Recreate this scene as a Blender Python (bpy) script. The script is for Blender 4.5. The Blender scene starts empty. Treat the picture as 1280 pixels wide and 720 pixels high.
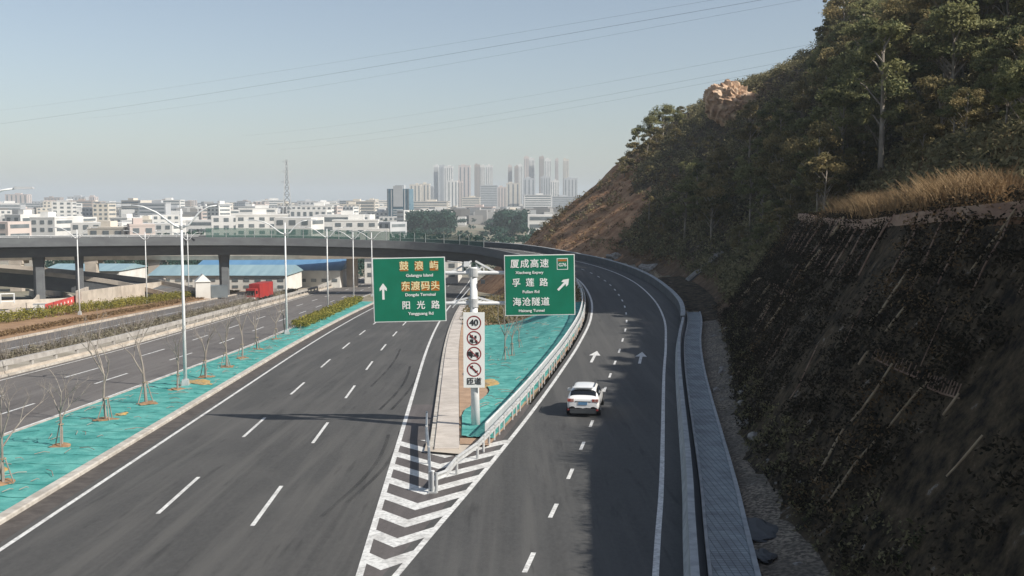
import bpy, bmesh, math, random
import numpy as np
from mathutils import Vector, Matrix
from mathutils.geometry import tessellate_polygon
R = math.radians
rng = np.random.default_rng(7)
random.seed(7)
SC = bpy.context.scene
COL = SC.collection

# ------------------------------------------------------------------ camera
F = 1273.0; H = 9.8; PITCH = math.atan(105 / F)
cam = bpy.data.objects.new('camera', bpy.data.cameras.new('camera'))
COL.objects.link(cam); SC.camera = cam
cam.location = (0, 0, H); cam.rotation_euler = (math.pi / 2 - PITCH, 0, 0)
cam.data.sensor_width = 36; cam.data.lens = 36 * F / 1280
cam.data.clip_start = 0.3; cam.data.clip_end = 40000
# ------------------------------------------------------------------ world, sun, exposure
SUN_EL = R(38.5); SUN_DIR = Vector((.906, -.423, 0)).normalized()      # towards the sun, on the ground
W = bpy.data.worlds.new('World'); SC.world = W; W.use_nodes = True
nt = W.node_tree; nt.nodes.clear()
sky = nt.nodes.new('ShaderNodeTexSky'); sky.sky_type = 'NISHITA'; sky.sun_disc = False
sky.sun_elevation = SUN_EL
sky.sun_rotation = math.atan2(SUN_DIR.x, SUN_DIR.y)
sky.air_density = 1.0; sky.dust_density = 1.2; sky.ozone_density = 1.0
bg = nt.nodes.new('ShaderNodeBackground'); bg.inputs[1].default_value = 0.090
wo = nt.nodes.new('ShaderNodeOutputWorld')
hs = nt.nodes.new('ShaderNodeHueSaturation'); hs.inputs['Saturation'].default_value = .78
nt.links.new(sky.outputs[0], hs.inputs['Color']); nt.links.new(hs.outputs[0], bg.inputs[0]); nt.links.new(bg.outputs[0], wo.inputs[0])
sl = bpy.data.lights.new('sun', 'SUN'); sl.energy = 4.9; sl.angle = R(.5); sl.color = (1, .94, .85)
so = bpy.data.objects.new('sun', sl); COL.objects.link(so)
sd = Vector((SUN_DIR.x * math.cos(SUN_EL), SUN_DIR.y * math.cos(SUN_EL), math.sin(SUN_EL)))
so.rotation_euler = sd.to_track_quat('Z', 'Y').to_euler(); so.location = (100, -50, 120)
SC.view_settings.view_transform = 'Standard'; SC.view_settings.look = 'None'
SC.view_settings.exposure = 0.42; SC.view_settings.gamma = 1.0
SC.cycles.volume_bounces = 1; SC.cycles.max_bounces = 6; SC.cycles.transparent_max_bounces = 12
HAZE_DENSITY = 0.00021

# ------------------------------------------------------------------ materials
def mat(name, col, rough=.85, col2=None, scale=3.0, detail=6, bump=0.0, bscale=None, metal=0.0, spec=.5,
        stretch=(1, 1, 1), lo=.35, hi=.65, tint=None, coat=0.0, col3=None, scale3=.2, amt3=.5):
    m = bpy.data.materials.new(name); m.use_nodes = True
    n = m.node_tree.nodes; L = m.node_tree.links
    b = n['Principled BSDF']
    b.inputs['Roughness'].default_value = rough; b.inputs['Metallic'].default_value = metal
    b.inputs['Specular IOR Level'].default_value = spec
    b.inputs['Coat Weight'].default_value = coat
    c = (*col, 1)
    b.inputs['Base Color'].default_value = c
    tc = n.new('ShaderNodeTexCoord'); mp = n.new('ShaderNodeMapping')
    mp.inputs['Scale'].default_value = stretch
    L.new(tc.outputs['Object'], mp.inputs[0])
    out = None
    if col2 is not None:
        no = n.new('ShaderNodeTexNoise'); no.inputs['Scale'].default_value = scale; no.inputs['Detail'].default_value = detail
        L.new(mp.outputs[0], no.inputs[0])
        rp = n.new('ShaderNodeValToRGB'); rp.color_ramp.elements[0].position = lo; rp.color_ramp.elements[1].position = hi
        rp.color_ramp.elements[0].color = c; rp.color_ramp.elements[1].color = (*col2, 1)
        L.new(no.outputs[0], rp.inputs[0]); out = rp.outputs[0]
    if col3 is not None:
        no = n.new('ShaderNodeTexNoise'); no.inputs['Scale'].default_value = scale3; no.inputs['Detail'].default_value = 5
        L.new(mp.outputs[0], no.inputs[0])
        rp = n.new('ShaderNodeValToRGB'); rp.color_ramp.elements[0].position = .45; rp.color_ramp.elements[1].position = .62
        rp.color_ramp.elements[1].color = (amt3,) * 3 + (1,)
        rp.color_ramp.elements[0].color = (0, 0, 0, 1)
        L.new(no.outputs[0], rp.inputs[0])
        mx = n.new('ShaderNodeMix'); mx.data_type = 'RGBA'
        L.new(rp.outputs[0], mx.inputs[0])
        if out: L.new(out, mx.inputs[6])
        else: mx.inputs[6].default_value = c
        mx.inputs[7].default_value = (*col3, 1); out = mx.outputs[2]
    if tint:                                     # per-leaf tint, stored as a face attribute
        at = n.new('ShaderNodeAttribute'); at.attribute_name = 'tint'
        rp = n.new('ShaderNodeValToRGB')
        els = rp.color_ramp.elements
        for k, tcx in enumerate(tint):
            p = k / (len(tint) - 1)
            e = els[0] if k == 0 else (els[1] if k == len(tint) - 1 else els.new(p))
            e.position = p; e.color = (*tcx, 1)
        L.new(at.outputs['Fac'], rp.inputs[0]); out = rp.outputs[0]
    if out: L.new(out, b.inputs['Base Color'])
    if tint:                                     # light shines through leaves
        tr_ = n.new('ShaderNodeBsdfTranslucent'); L.new(out, tr_.inputs[0]); ms = n.new('ShaderNodeMixShader'); ms.inputs[0].default_value = .38
        L.new(b.outputs[0], ms.inputs[1]); L.new(tr_.outputs[0], ms.inputs[2]); L.new(ms.outputs[0], n['Material Output'].inputs['Surface'])
    if bump:
        no = n.new('ShaderNodeTexNoise'); no.inputs['Scale'].default_value = bscale or scale * 4; no.inputs['Detail'].default_value = 6
        L.new(mp.outputs[0], no.inputs[0])
        bp = n.new('ShaderNodeBump'); bp.inputs['Strength'].default_value = bump; bp.inputs['Distance'].default_value = .05
        L.new(no.outputs[0], bp.inputs['Height']); L.new(bp.outputs[0], b.inputs['Normal'])
    return m

M = {}
def asphalt(name, c1, c2, wear):
    """asphalt with fine grain, long tyre-polished streaks and broad blotches"""
    m = bpy.data.materials.new(name); m.use_nodes = True
    n = m.node_tree.nodes; L = m.node_tree.links; b = n['Principled BSDF']
    b.inputs['Roughness'].default_value = .82; b.inputs['Specular IOR Level'].default_value = .35
    tc = n.new('ShaderNodeTexCoord')
    def noise(sc, st, det=6, rough=.6):
        mp = n.new('ShaderNodeMapping'); mp.inputs['Scale'].default_value = st
        no = n.new('ShaderNodeTexNoise'); no.inputs['Scale'].default_value = sc; no.inputs['Detail'].default_value = det
        no.inputs['Roughness'].default_value = rough
        L.new(tc.outputs['Object'], mp.inputs[0]); L.new(mp.outputs[0], no.inputs[0]); return no.outputs[0]
    def mix(f, a, bb, blend='MIX'):
        x = n.new('ShaderNodeMix'); x.data_type = 'RGBA'; x.blend_type = blend
        if isinstance(f, float): x.inputs[0].default_value = f
        else: L.new(f, x.inputs[0])
        for i, v in ((6, a), (7, bb)):
            if isinstance(v, tuple): x.inputs[i].default_value = (*v, 1)
            else: L.new(v, x.inputs[i])
        return x.outputs[2]
    def ramp(v, lo, hi, a=0., bb=1.):
        r = n.new('ShaderNodeMapRange'); L.new(v, r.inputs[0])
        r.inputs[1].default_value = lo; r.inputs[2].default_value = hi; r.inputs[3].default_value = a; r.inputs[4].default_value = bb
        return r.outputs[0]
    base = mix(ramp(noise(.35, (1, .25, 1)), .38, .62), c1, c2)
    base = mix(ramp(noise(1.0, (1.3, .035, 1), 5), .46, .64, 0, .95), base, wear)
    base = mix(ramp(noise(.55, (2.2, .02, 1), 3), .57, .66, 0, .5), base, tuple(x * .6 for x in c1))
    base = mix(ramp(noise(.12, (1, .5, 1), 3), .55, .63, 0, .35), base, tuple(x * 1.25 for x in wear))
    base = mix(ramp(noise(6., (1, .5, 1), 9, .85), .3, .7, 0, .75), base, tuple(x * 1.7 for x in c2))
    base = mix(ramp(noise(2.2, (1, .08, 1), 4), .60, .72, 0, .5), base, tuple(x * .55 for x in c1))
    L.new(base, b.inputs['Base Color'])
    bp = n.new('ShaderNodeBump'); bp.inputs['Strength'].default_value = .5; bp.inputs['Distance'].default_value = .01
    L.new(noise(60, (1, 1, 1), 3), bp.inputs['Height']); L.new(bp.outputs[0], b.inputs['Normal'])
    return m
M['asphalt'] = asphalt('asphalt_dark', (.041, .041, .040), (.056, .055, .053), (.086, .083, .078))
M['asphalt_ramp'] = asphalt('asphalt_ramp', (.041, .041, .041), (.055, .055, .054), (.082, .080, .076))
M['asphalt_old'] = asphalt('asphalt_old', (.075, .068, .064), (.10, .092, .087), (.13, .122, .115))
M['asphalt_gore'] = asphalt('asphalt_gore', (.060, .054, .054), (.080, .072, .070), (.11, .10, .098))
M['shoulder'] = mat('gutter_asphalt', (.055, .047, .042), .9, (.09, .078, .07), 2, bump=.3)
M['paint'] = mat('road_paint', (.70, .70, .68), .6, (.50, .49, .47), 1.2, lo=.45, hi=.72, col3=(.24, .24, .235), scale3=7, amt3=.5)
M['kerb'] = mat('kerb_stone', (.52, .49, .44), .85, (.40, .37, .33), .8, bump=.2, col3=(.28, .25, .21), scale3=2.2, amt3=.6)
M['concrete'] = mat('concrete', (.42, .40, .37), .85, (.33, .31, .29), .5, bump=.15, col3=(.24, .22, .2), scale3=1.5, amt3=.5)
M['concrete_warm'] = mat('concrete_warm', (.52, .46, .39), .85, (.42, .37, .31), .4, bump=.15, col3=(.30, .26, .22), scale3=.6, amt3=.5)
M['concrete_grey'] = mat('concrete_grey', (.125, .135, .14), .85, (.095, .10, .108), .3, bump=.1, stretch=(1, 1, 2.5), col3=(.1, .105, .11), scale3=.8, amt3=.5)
M['concrete_path'] = mat('concrete_path', (.55, .50, .45), .85, (.45, .41, .37), .5, bump=.2, col3=(.32, .28, .24), scale3=1.1, amt3=.45)
M['barrier'] = mat('barrier_concrete', (.44, .46, .46), .75, (.33, .35, .36), .9, bump=.1, col3=(.22, .23, .24), scale3=2, amt3=.5)
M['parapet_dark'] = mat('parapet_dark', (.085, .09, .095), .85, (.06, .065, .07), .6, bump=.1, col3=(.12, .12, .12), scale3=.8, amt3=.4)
M['galv'] = mat('galvanised_steel', (.56, .57, .57), .5, (.42, .43, .43), 2, metal=.35)
M['white_steel'] = mat('white_painted_steel', (.72, .73, .73), .45, (.6, .61, .61), 1.5)
M['teal'] = mat('teal_netting', (.045, .225, .205), .9, (.085, .31, .285), 1.1, bump=1, bscale=4, col3=(.14, .40, .36), scale3=.9, amt3=.6, spec=.2)
def tears(m):
    n = m.node_tree.nodes; L = m.node_tree.links; b = n['Principled BSDF']; src = b.inputs['Base Color'].links[0].from_socket
    tc = n.new('ShaderNodeTexCoord'); no = n.new('ShaderNodeTexNoise'); no.inputs['Scale'].default_value = .9; no.inputs['Detail'].default_value = 10; no.inputs['Roughness'].default_value = .72
    L.new(tc.outputs['Object'], no.inputs[0]); mr = n.new('ShaderNodeMapRange'); mr.inputs[1].default_value = .655; mr.inputs[2].default_value = .68; L.new(no.outputs[0], mr.inputs[0])
    mx = n.new('ShaderNodeMix'); mx.data_type = 'RGBA'; L.new(mr.outputs[0], mx.inputs[0]); L.new(src, mx.inputs[6]); mx.inputs[7].default_value = (.20, .17, .12, 1)
    wv = n.new('ShaderNodeTexWave'); wv.inputs['Scale'].default_value = .16; wv.inputs['Distortion'].default_value = 1.2; wv.inputs['Detail'].default_value = 1; wv.bands_direction = 'Y'
    L.new(tc.outputs['Object'], wv.inputs[0]); m2 = n.new('ShaderNodeMapRange'); m2.inputs[1].default_value = .985; m2.inputs[2].default_value = 1.0; L.new(wv.outputs['Fac'], m2.inputs[0])
    my = n.new('ShaderNodeMix'); my.data_type = 'RGBA'; L.new(m2.outputs[0], my.inputs[0]); L.new(mx.outputs[2], my.inputs[6]); my.inputs[7].default_value = (.015, .13, .115, 1)
    L.new(my.outputs[2], b.inputs['Base Color'])
tears(M['teal'])
M['soil'] = mat('sandy_soil', (.40, .27, .18), .95, (.30, .20, .13), 1.0, bump=.5)
M['ground'] = mat('dry_ground', (.20, .17, .12), .95, (.13, .13, .08), .02, bump=.2, col3=(.28, .26, .22), scale3=.006, amt3=.8)
M['verge'] = mat('dry_verge', (.22, .19, .14), .95, (.13, .12, .075), .5, bump=.5, col3=(.33, .29, .22), scale3=.3, amt3=.6)
M['dusty'] = mat('dusty_verge', (.34, .31, .26), .95, (.26, .235, .19), .35, bump=.4, col3=(.20, .17, .12), scale3=.25, amt3=.6)
M['rust_soil'] = mat('rusty_soil', (.22, .13, .07), .95, (.32, .2, .11), .6, bump=.5)
M['bark_grey'] = mat('bark_grey', (.20, .17, .145), .9, (.32, .285, .25), 3, bump=.4, stretch=(1, 1, .3))
M['bark_pale'] = mat('bark_pale', (.34, .30, .25), .9, (.16, .13, .10), 2.0, bump=.3, stretch=(1, 1, .4))
M['dark_rubber'] = mat('rubber', (.012, .012, .013), .8)
M['dark_metal'] = mat('dark_metal', (.05, .055, .06), .6)
M['glass_dark'] = mat('tinted_glass', (.008, .010, .012), .08, spec=.8)
M['car_white'] = mat('white_car_paint', (.80, .80, .79), .28, coat=.6, spec=.5)
M['chrome'] = mat('chrome', (.7, .7, .7), .2, metal=1)
M['light_red'] = mat('tail_lamp_lens', (.30, .03, .02), .25, (.42, .30, .26), 6)
M['green_sign'] = mat('green_sign_sheet', (.002, .150, .082), .45, (.003, .175, .10), 1.2)
M['white_sheet'] = mat('white_reflective_sheet', (.78, .79, .76), .5)
M['yellow_sheet'] = mat('cream_reflective_sheet', (.80, .72, .42), .5)
M['brown_sheet'] = mat('brown_orange_sheet', (.42, .14, .02), .5)
M['red_sheet'] = mat('dark_red_sheet', (.30, .03, .03), .5)
M['black_sheet'] = mat('black_sheet', (.02, .02, .022), .5)
M['truck_red'] = mat('red_truck_paint', (.36, .03, .025), .5, (.26, .025, .025), .6)
M['banner_red'] = mat('red_banner_cloth', (.55, .08, .07), .8, (.40, .05, .05), .5)
M['blue_roof'] = mat('blue_metal_roof', (.09, .21, .36), .5, (.12, .26, .42), .3, stretch=(3, .2, 1))
M['pale_roof'] = mat('pale_blue_metal_roof', (.20, .31, .36), .5, (.26, .38, .42), .3, stretch=(3, .2, 1))
M['wall_white'] = mat('white_render', (.66, .65, .61), .85, (.55, .53, .49), .3)
M['glass_blue'] = mat('blue_window_glass', (.04, .12, .18), .2, (.09, .17, .21), .2)
M['glass_grey'] = mat('grey_window_glass', (.10, .12, .13), .25, (.16, .18, .19), .3)
M['asb'] = mat('dry_stem', (.42, .33, .22), .9, (.30, .22, .14), 2)

# ------------------------------------------------------------------ mesh helpers
def mkobj(name, V, Fc, m=None, parent=None, smooth=False, attr=None, mats=None, midx=None):
    me = bpy.data.meshes.new(name)
    if isinstance(V, np.ndarray) and isinstance(Fc, np.ndarray):
        nf, k = Fc.shape
        me.vertices.add(len(V)); me.vertices.foreach_set('co', V.astype(np.float32).ravel())
        me.loops.add(nf * k); me.loops.foreach_set('vertex_index', Fc.astype(np.int32).ravel())
        me.polygons.add(nf); me.polygons.foreach_set('loop_start', np.arange(0, nf * k, k, dtype=np.int32))
        try: me.polygons.foreach_set('loop_total', np.full(nf, k, dtype=np.int32))
        except Exception: pass
        me.update(calc_edges=True)
    else:
        me.from_pydata([tuple(v) for v in V], [], [tuple(f) for f in Fc]); me.update()
    if attr is not None:
        a = me.attributes.new('tint', 'FLOAT', 'FACE'); a.data.foreach_set('value', np.asarray(attr, dtype=np.float32))
    if mats:
        for mm in mats: me.materials.append(mm)
        me.polygons.foreach_set('material_index', np.asarray(midx, dtype=np.int32))
    elif m: me.materials.append(m)
    if smooth: me.polygons.foreach_set('use_smooth', np.ones(len(me.polygons), dtype=bool))
    o = bpy.data.objects.new(name, me); COL.objects.link(o)
    if parent: o.parent = parent
    return o

class MB:
    def __init__(s): s.v = []; s.f = []
    def add(s, V, Fc):
        n = len(s.v); s.v += [tuple(p) for p in V]; s.f += [tuple(i + n for i in f) for f in Fc]; return s
    def box(s, c, d, rz=0, taper=1.0):
        x, y, z = c; a, b, h = d[0] / 2, d[1] / 2, d[2] / 2
        P = []
        for sz, t in ((-1, 1), (1, taper)):
            for sx, sy in ((-1, -1), (1, -1), (1, 1), (-1, 1)):
                px, py = sx * a * t, sy * b * t
                P.append((x + px * math.cos(rz) - py * math.sin(rz), y + px * math.sin(rz) + py * math.cos(rz), z + sz * h))
        return s.add(P, [(3, 2, 1, 0), (4, 5, 6, 7), (0, 1, 5, 4), (1, 2, 6, 5), (2, 3, 7, 6), (3, 0, 4, 7)])
    def tube(s, pts, rad, n=8, cap=True):
        pts = [Vector(p) for p in pts]
        if not isinstance(rad, (list, tuple)): rad = [rad] * len(pts)
        rings = []; up = Vector((0, 0, 1))
        t0 = (pts[1] - pts[0]).normalized()
        ref = up if abs(t0.z) < .9 else Vector((1, 0, 0))
        for i, p in enumerate(pts):
            t = (pts[min(i + 1, len(pts) - 1)] - pts[max(i - 1, 0)]).normalized()
            a = t.cross(ref)
            if a.length < 1e-4: a = t.cross(Vector((0, 1, 0)))
            a.normalize(); b = a.cross(t).normalized(); ref = b
            rings.append([p + (a * math.cos(q) + b * math.sin(q)) * rad[i] for q in [2 * math.pi * k / n for k in range(n)]])
        V = [v for r in rings for v in r]; Fc = []
        for i in range(len(pts) - 1):
            for k in range(n):
                Fc.append((i * n + k, i * n + (k + 1) % n, (i + 1) * n + (k + 1) % n, (i + 1) * n + k))
        if cap: Fc += [tuple(range(n - 1, -1, -1)), tuple((len(pts) - 1) * n + k for k in range(n))]
        return s.add(V, Fc)
    def bar(s, a, b, w=.1, h=.1):
        a = Vector(a); b = Vector(b); t = (b - a).normalized()
        u = Vector((0, 0, 1)) if abs(t.z) < .95 else Vector((0, 1, 0))
        x = t.cross(u).normalized() * w / 2; y = x.normalized().cross(t).normalized() * h / 2
        P = [a - x - y, a + x - y, a + x + y, a - x + y, b - x - y, b + x - y, b + x + y, b - x + y]
        return s.add(P, [(3, 2, 1, 0), (4, 5, 6, 7), (0, 1, 5, 4), (1, 2, 6, 5), (2, 3, 7, 6), (3, 0, 4, 7)])
    def prism(s, poly, fn):
        """poly: 2D ring; fn(u,v,k) -> 3D point for k=0 (back) / 1 (front)"""
        n = len(poly); V = [fn(u, v, 0) for u, v in poly] + [fn(u, v, 1) for u, v in poly]
        return s.add(V, [tuple(range(n - 1, -1, -1)), tuple(range(n, 2 * n))] + [(i, (i + 1) % n, n + (i + 1) % n, n + i) for i in range(n)])
    def build(s, name, m, parent=None, smooth=False):
        return mkobj(name, s.v, s.f, m, parent, smooth)

def tag(o, label=None, cat=None, group=None, kind=None):
    if label: o['label'] = label
    if cat: o['category'] = cat
    if group: o['group'] = group
    if kind: o['kind'] = kind
    return o
def struct(o, label=None, cat=None): return tag(o, label, cat, None, 'structure')
def empty(name, loc=(0, 0, 0), rz=0, label=None, cat=None, group=None):
    o = bpy.data.objects.new(name, None); COL.objects.link(o); o.location = loc; o.rotation_euler = (0, 0, rz)
    o.empty_display_size = .3
    return tag(o, label, cat, group)
def copy_tree(o, parent=None):
    c = o.copy(); COL.objects.link(c); c.parent = parent
    for ch in list(o.children): copy_tree(ch, c)
    return c

# ------------------------------------------------------------------ the lie of the land
def zp(y):
    """the main road runs gently downhill away from the footbridge, then the city plain"""
    if y < -40: y = -40
    if y <= 260: return -.0407 * y
    t = min((y - 260) / 200, 1); return -.0407 * 260 - 3.4 * (t * (2 - t))
def U(px, py, zf=zp, dz=0.0):
    """pixel of the 1280x720 photo -> point on a surface z = zf(y)+dz"""
    u = (px - 640) / F; v = (360 - py) / F
    d = Vector((u, math.cos(PITCH) + v * math.sin(PITCH), -math.sin(PITCH) + v * math.cos(PITCH)))
    lo, hi = 1.0, 20000.0
    g = lambda t: H + d.z * t - zf(d.y * t) - dz
    if g(hi) > 0: return None
    for _ in range(60):
        mid = (lo + hi) / 2
        if g(mid) > 0: lo = mid
        else: hi = mid
    return Vector((d.x * lo, d.y * lo, H + d.z * lo))
def PX(px, py, y):
    """pixel -> point at forward distance y"""
    u = (px - 640) / F; v = (360 - py) / F
    dy = math.cos(PITCH) + v * math.sin(PITCH); dz = -math.sin(PITCH) + v * math.cos(PITCH)
    t = y / dy
    return Vector((u * t, y, H + dz * t))

def interp(tab, y):
    if y <= tab[0][0]:
        (a, b), (c, d) = tab[0], tab[1]; return b + (y - a) * (d - b) / (c - a)
    for (a, b), (c, d) in zip(tab, tab[1:]):
        if y <= c: return b + (y - a) * (d - b) / (c - a)
    (a, b), (c, d) = tab[-2], tab[-1]; return d + (y - c) * (d - b) / (c - a)
def _unused(): pass
def smooth_tab(tab, y, w=8):
    return sum(interp(tab, y + k * w / 4) for k in range(-4, 5)) / 9
def XC(y):
    x = -7.2 - .054 * y
    if y > 80:
        t = min(y, 160) - 80; x += 1.6 * (t / 80) ** 2
    if y > 160: x += .04 * (y - 160)
    return x
XA = lambda y: XC(y) - 7.55          # left edge line
XD = lambda y: XC(y) + 4.25          # right edge line
XK = lambda y: XA(y) - 1.30          # kerb face
X2T = [(-40, -26.5), (45, -26.2), (60, -25.7), (75, -25.7), (88, -25.3), (100, -25.3), (120, -26.0), (160, -27.2), (220, -29), (320, -32)]
X2 = lambda y: smooth_tab(X2T, y)

def catmull(P, step=1.5):
    P = [Vector(p) for p in P]; out = []
    for i in range(len(P) - 1):
        p0 = P[i - 1] if i else P[0] * 2 - P[1]; p1 = P[i]; p2 = P[i + 1]
        p3 = P[i + 2] if i + 2 < len(P) else P[-1] * 2 - P[-2]
        n = max(2, int((p2 - p1).length / step))
        for k in range(n):
            t = k / n
            out.append(.5 * ((2 * p1) + (p2 - p0) * t + (2 * p0 - 5 * p1 + 4 * p2 - p3) * t * t + (3 * p1 - p0 - 3 * p2 + p3) * t ** 3))
    out.append(P[-1]); return out
def rights(path):
    out = []
    for i in range(len(path)):
        t = path[min(i + 1, len(path) - 1)] - path[max(i - 1, 0)]
        t = Vector((t.x, t.y, 0)).normalized(); out.append(Vector((t.y, -t.x, 0)))
    return out
def offset(path, d, dz=0):
    return [p + r * d + Vector((0, 0, dz)) for p, r in zip(path, rights(path))]
def grade_fix(p, q):
    t = max(0, min(1, (p.y - 48) / 30)); t = t * t * (3 - 2 * t); return (zp(q.y) - zp(p.y)) * (1 - t)
def sweep(path, prof, closed=True, mb=None, fix=False):
    mb = mb or MB(); rr = rights(path); n = len(prof); V = []
    for p, r in zip(path, rr):
        for (o, h) in prof:
            q_ = p + r * o; V.append(q_ + Vector((0, 0, h + (grade_fix(p, q_) if fix else 0))))
    Fc = []
    for i in range(len(path) - 1):
        for k in range(n if closed else n - 1):
            k2 = (k + 1) % n
            Fc.append((i * n + k, (i + 1) * n + k, (i + 1) * n + k2, i * n + k2))
    if closed: Fc += [tuple(range(n)), tuple((len(path) - 1) * n + k for k in range(n - 1, -1, -1))]
    return mb.add(V, Fc)
def band(xa, xb, y0, y1, dz=0, step=2.5, mb=None, zf=zp, dza=None, nx=1):
    """ground sheet between two x(y) curves"""
    mb = mb or MB(); n = max(1, int((y1 - y0) / step)); V = []
    for i in range(n + 1):
        y = y0 + (y1 - y0) * i / n
        for k in range(nx + 1):
            t = k / nx
            V.append((xa(y) * (1 - t) + xb(y) * t, y, zf(y) + dz))
    Fc = []
    for i in range(n):
        for k in range(nx):
            a = i * (nx + 1) + k; Fc.append((a, a + 1, a + nx + 2, a + nx + 1))
    return mb.add(V, Fc)
def ypath(xf, y0, y1, dz=0, step=2.5):
    n = max(1, int((y1 - y0) / step)); return [Vector((xf(y0 + (y1 - y0) * i / n), y0 + (y1 - y0) * i / n, zp(y0 + (y1 - y0) * i / n) + dz)) for i in range(n + 1)]

# ------------------------------------------------------------------ ground sheet to the horizon
ys = [-300, -120, -40, 0, 60, 120, 180, 240, 260, 280, 300, 330, 360, 400, 430, 460, 600, 900, 1500, 3000, 6000, 9500]
xs = [-9500, -3000, -1000, -400, -150, -60, -30, 0, 30, 60, 150, 400, 1000, 3000, 9500]
V = [(x, y, zp(y) - .25) for y in ys for x in xs]
nx = len(xs)
struct(mkobj('ground', V, [(j * nx + i, j * nx + i + 1, (j + 1) * nx + i + 1, (j + 1) * nx + i) for j in range(len(ys) - 1) for i in range(nx - 1)], M['ground']))

# ------------------------------------------------------------------ main carriageway
Y0, Y1 = -25, 300
main_road = struct(band(XK, lambda y: XD(y) + 1.6, Y0, Y1).build('main_road', M['asphalt']))
band(lambda y: XK(y), lambda y: XA(y) - .35, Y0, Y1, .004).build('gutter_strip', M['shoulder'], main_road)
band(lambda y: XA(y) - .09, lambda y: XA(y) + .09, Y0, Y1, .009).build('edge_line', M['paint'], main_road)
band(lambda y: XD(y) - .10, lambda y: XD(y) + .12, Y0, Y1, .013).build('edge_line', M['paint'], main_road)
mbd = MB()
for off in (0, -3.78):
    k = 0
    y = 35.2 - 15 * 4
    while y < 290:
        o = off
        yy = y + (1.6 if off else 0)
        band(lambda q: XC(q) + o - .08, lambda q: XC(q) + o + .08, yy, yy + 5.9, .009, mb=mbd)
        y += 14.9
mbd.build('lane_dashes', M['paint'], main_road)

# ------------------------------------------------------------------ ramp path (its right-hand edge line)
RP = [(-4.0, -25, .8), (-.4, 0, .2), (4.4, 30.3, -1.2), (6.4, 42.7, -1.75), (11.0, 73, -2.65), (13.7, 90, -2.55), (15.9, 106, -2.15), (17.3, 125, -1.75),
      (17.3, 147, -1.25), (15.0, 167, -.75), (10.3, 183, -.2), (0.5, 198.5, .8), (-12.5, 206, 1.35), (-27, 208, 1.8), (-54, 203, 2.5), (-92, 184, 2.9), (-142, 150, 3.0), (-190, 110, 3.0)]
RAMP = catmull(RP)
for p in RAMP:                                   # coplanar with the main road up to the nose
    if p.y < 78 and p.x > -6 and p.x < 14:
        t = max(0, min(1, (p.y - 48) / 30)); t = t * t * (3 - 2 * t); p.z = zp(p.y) * (1 - t) + p.z * t
RL = offset(RAMP, -7.6)
for p_, q_ in zip(RAMP, RL): q_.z += grade_fix(p_, q_)
ramp_road = struct(sweep(RAMP, [(-8.0, .007), (-6, .007), (-4, .007), (-2, .007), (0, .007), (2.5, .007)], False, fix=True).build('ramp_road', M['asphalt_ramp']))
sweep(RAMP, [(-.10, .013), (.10, .013)], False, fix=True).build('edge_line', M['paint'], ramp_road)
mb = sweep(RAMP, [(-7.72, .015), (-7.5, .015)], False, fix=True)
mb.build('edge_line', M['paint'], ramp_road)
# arc-length helper
cum = [0]
for a, b in zip(RAMP, RAMP[1:]): cum.append(cum[-1] + (b - a).length)
RR = rights(RAMP)
def ramp_at(s, off=0, dz=0):
    i = max(0, min(len(cum) - 2, int(np.searchsorted(cum, s)) - 1)); t = (s - cum[i]) / (cum[i + 1] - cum[i])
    p = RAMP[i].lerp(RAMP[i + 1], t); r = RR[i].lerp(RR[i + 1], t).normalized()
    q_ = p + r * off; return q_ + Vector((0, 0, dz + grade_fix(p, q_)))
def s_of_y(y):
    for i in range(len(RAMP) - 1):
        if RAMP[i].y <= y <= RAMP[i + 1].y: return cum[i] + (y - RAMP[i].y) / (RAMP[i + 1].y - RAMP[i].y) * (cum[i + 1] - cum[i])
mb = MB(); s0 = s_of_y(35.2) - 6.2 * 9
for k in range(55):
    s = s0 + k * 6.2
    if s < 1 or s + 2 > cum[-1] or s > 300: continue
    P = [ramp_at(s, -3.96, .014), ramp_at(s, -3.80, .014), ramp_at(s + 2, -3.80, .014), ramp_at(s + 2, -3.96, .014)]
    mb.add(P, [(0, 1, 2, 3)])
mb.build('lane_dashes', M['paint'], ramp_road)
for off in (-1.95, -5.75):
    s = s_of_y(78.9); A = [(-.10, 0), (.10, 0), (.10, 3.6), (.42, 3.6), (0, 6), (-.42, 3.6), (-.10, 3.6)]
    A = [(x * 1.12, y) for x, y in A]
    mb = MB().add([ramp_at(s + y, off + x, .015) for x, y in A], [(0, 1, 2, 6), (3, 4, 5), ]); mb.f = [(0, 1, 2, 6), (2, 3, 4), (4, 5, 6), (2, 4, 6)]
    mb.build('arrow_marking', M['paint'], ramp_road)

# x of ramp's left edge line as function of y (near part)
RLt = [(p.y, p.x) for p in RL if p.x > -14 and p.y < 172]
RLt = [q for i, q in enumerate(RLt) if i == 0 or q[0] > RLt[i - 1][0] + .01]
RZt = [(p.y, p.z) for p in RL if p.y < 172 and p.x > -14]
XR = lambda y: interp(RLt, y)
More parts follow.
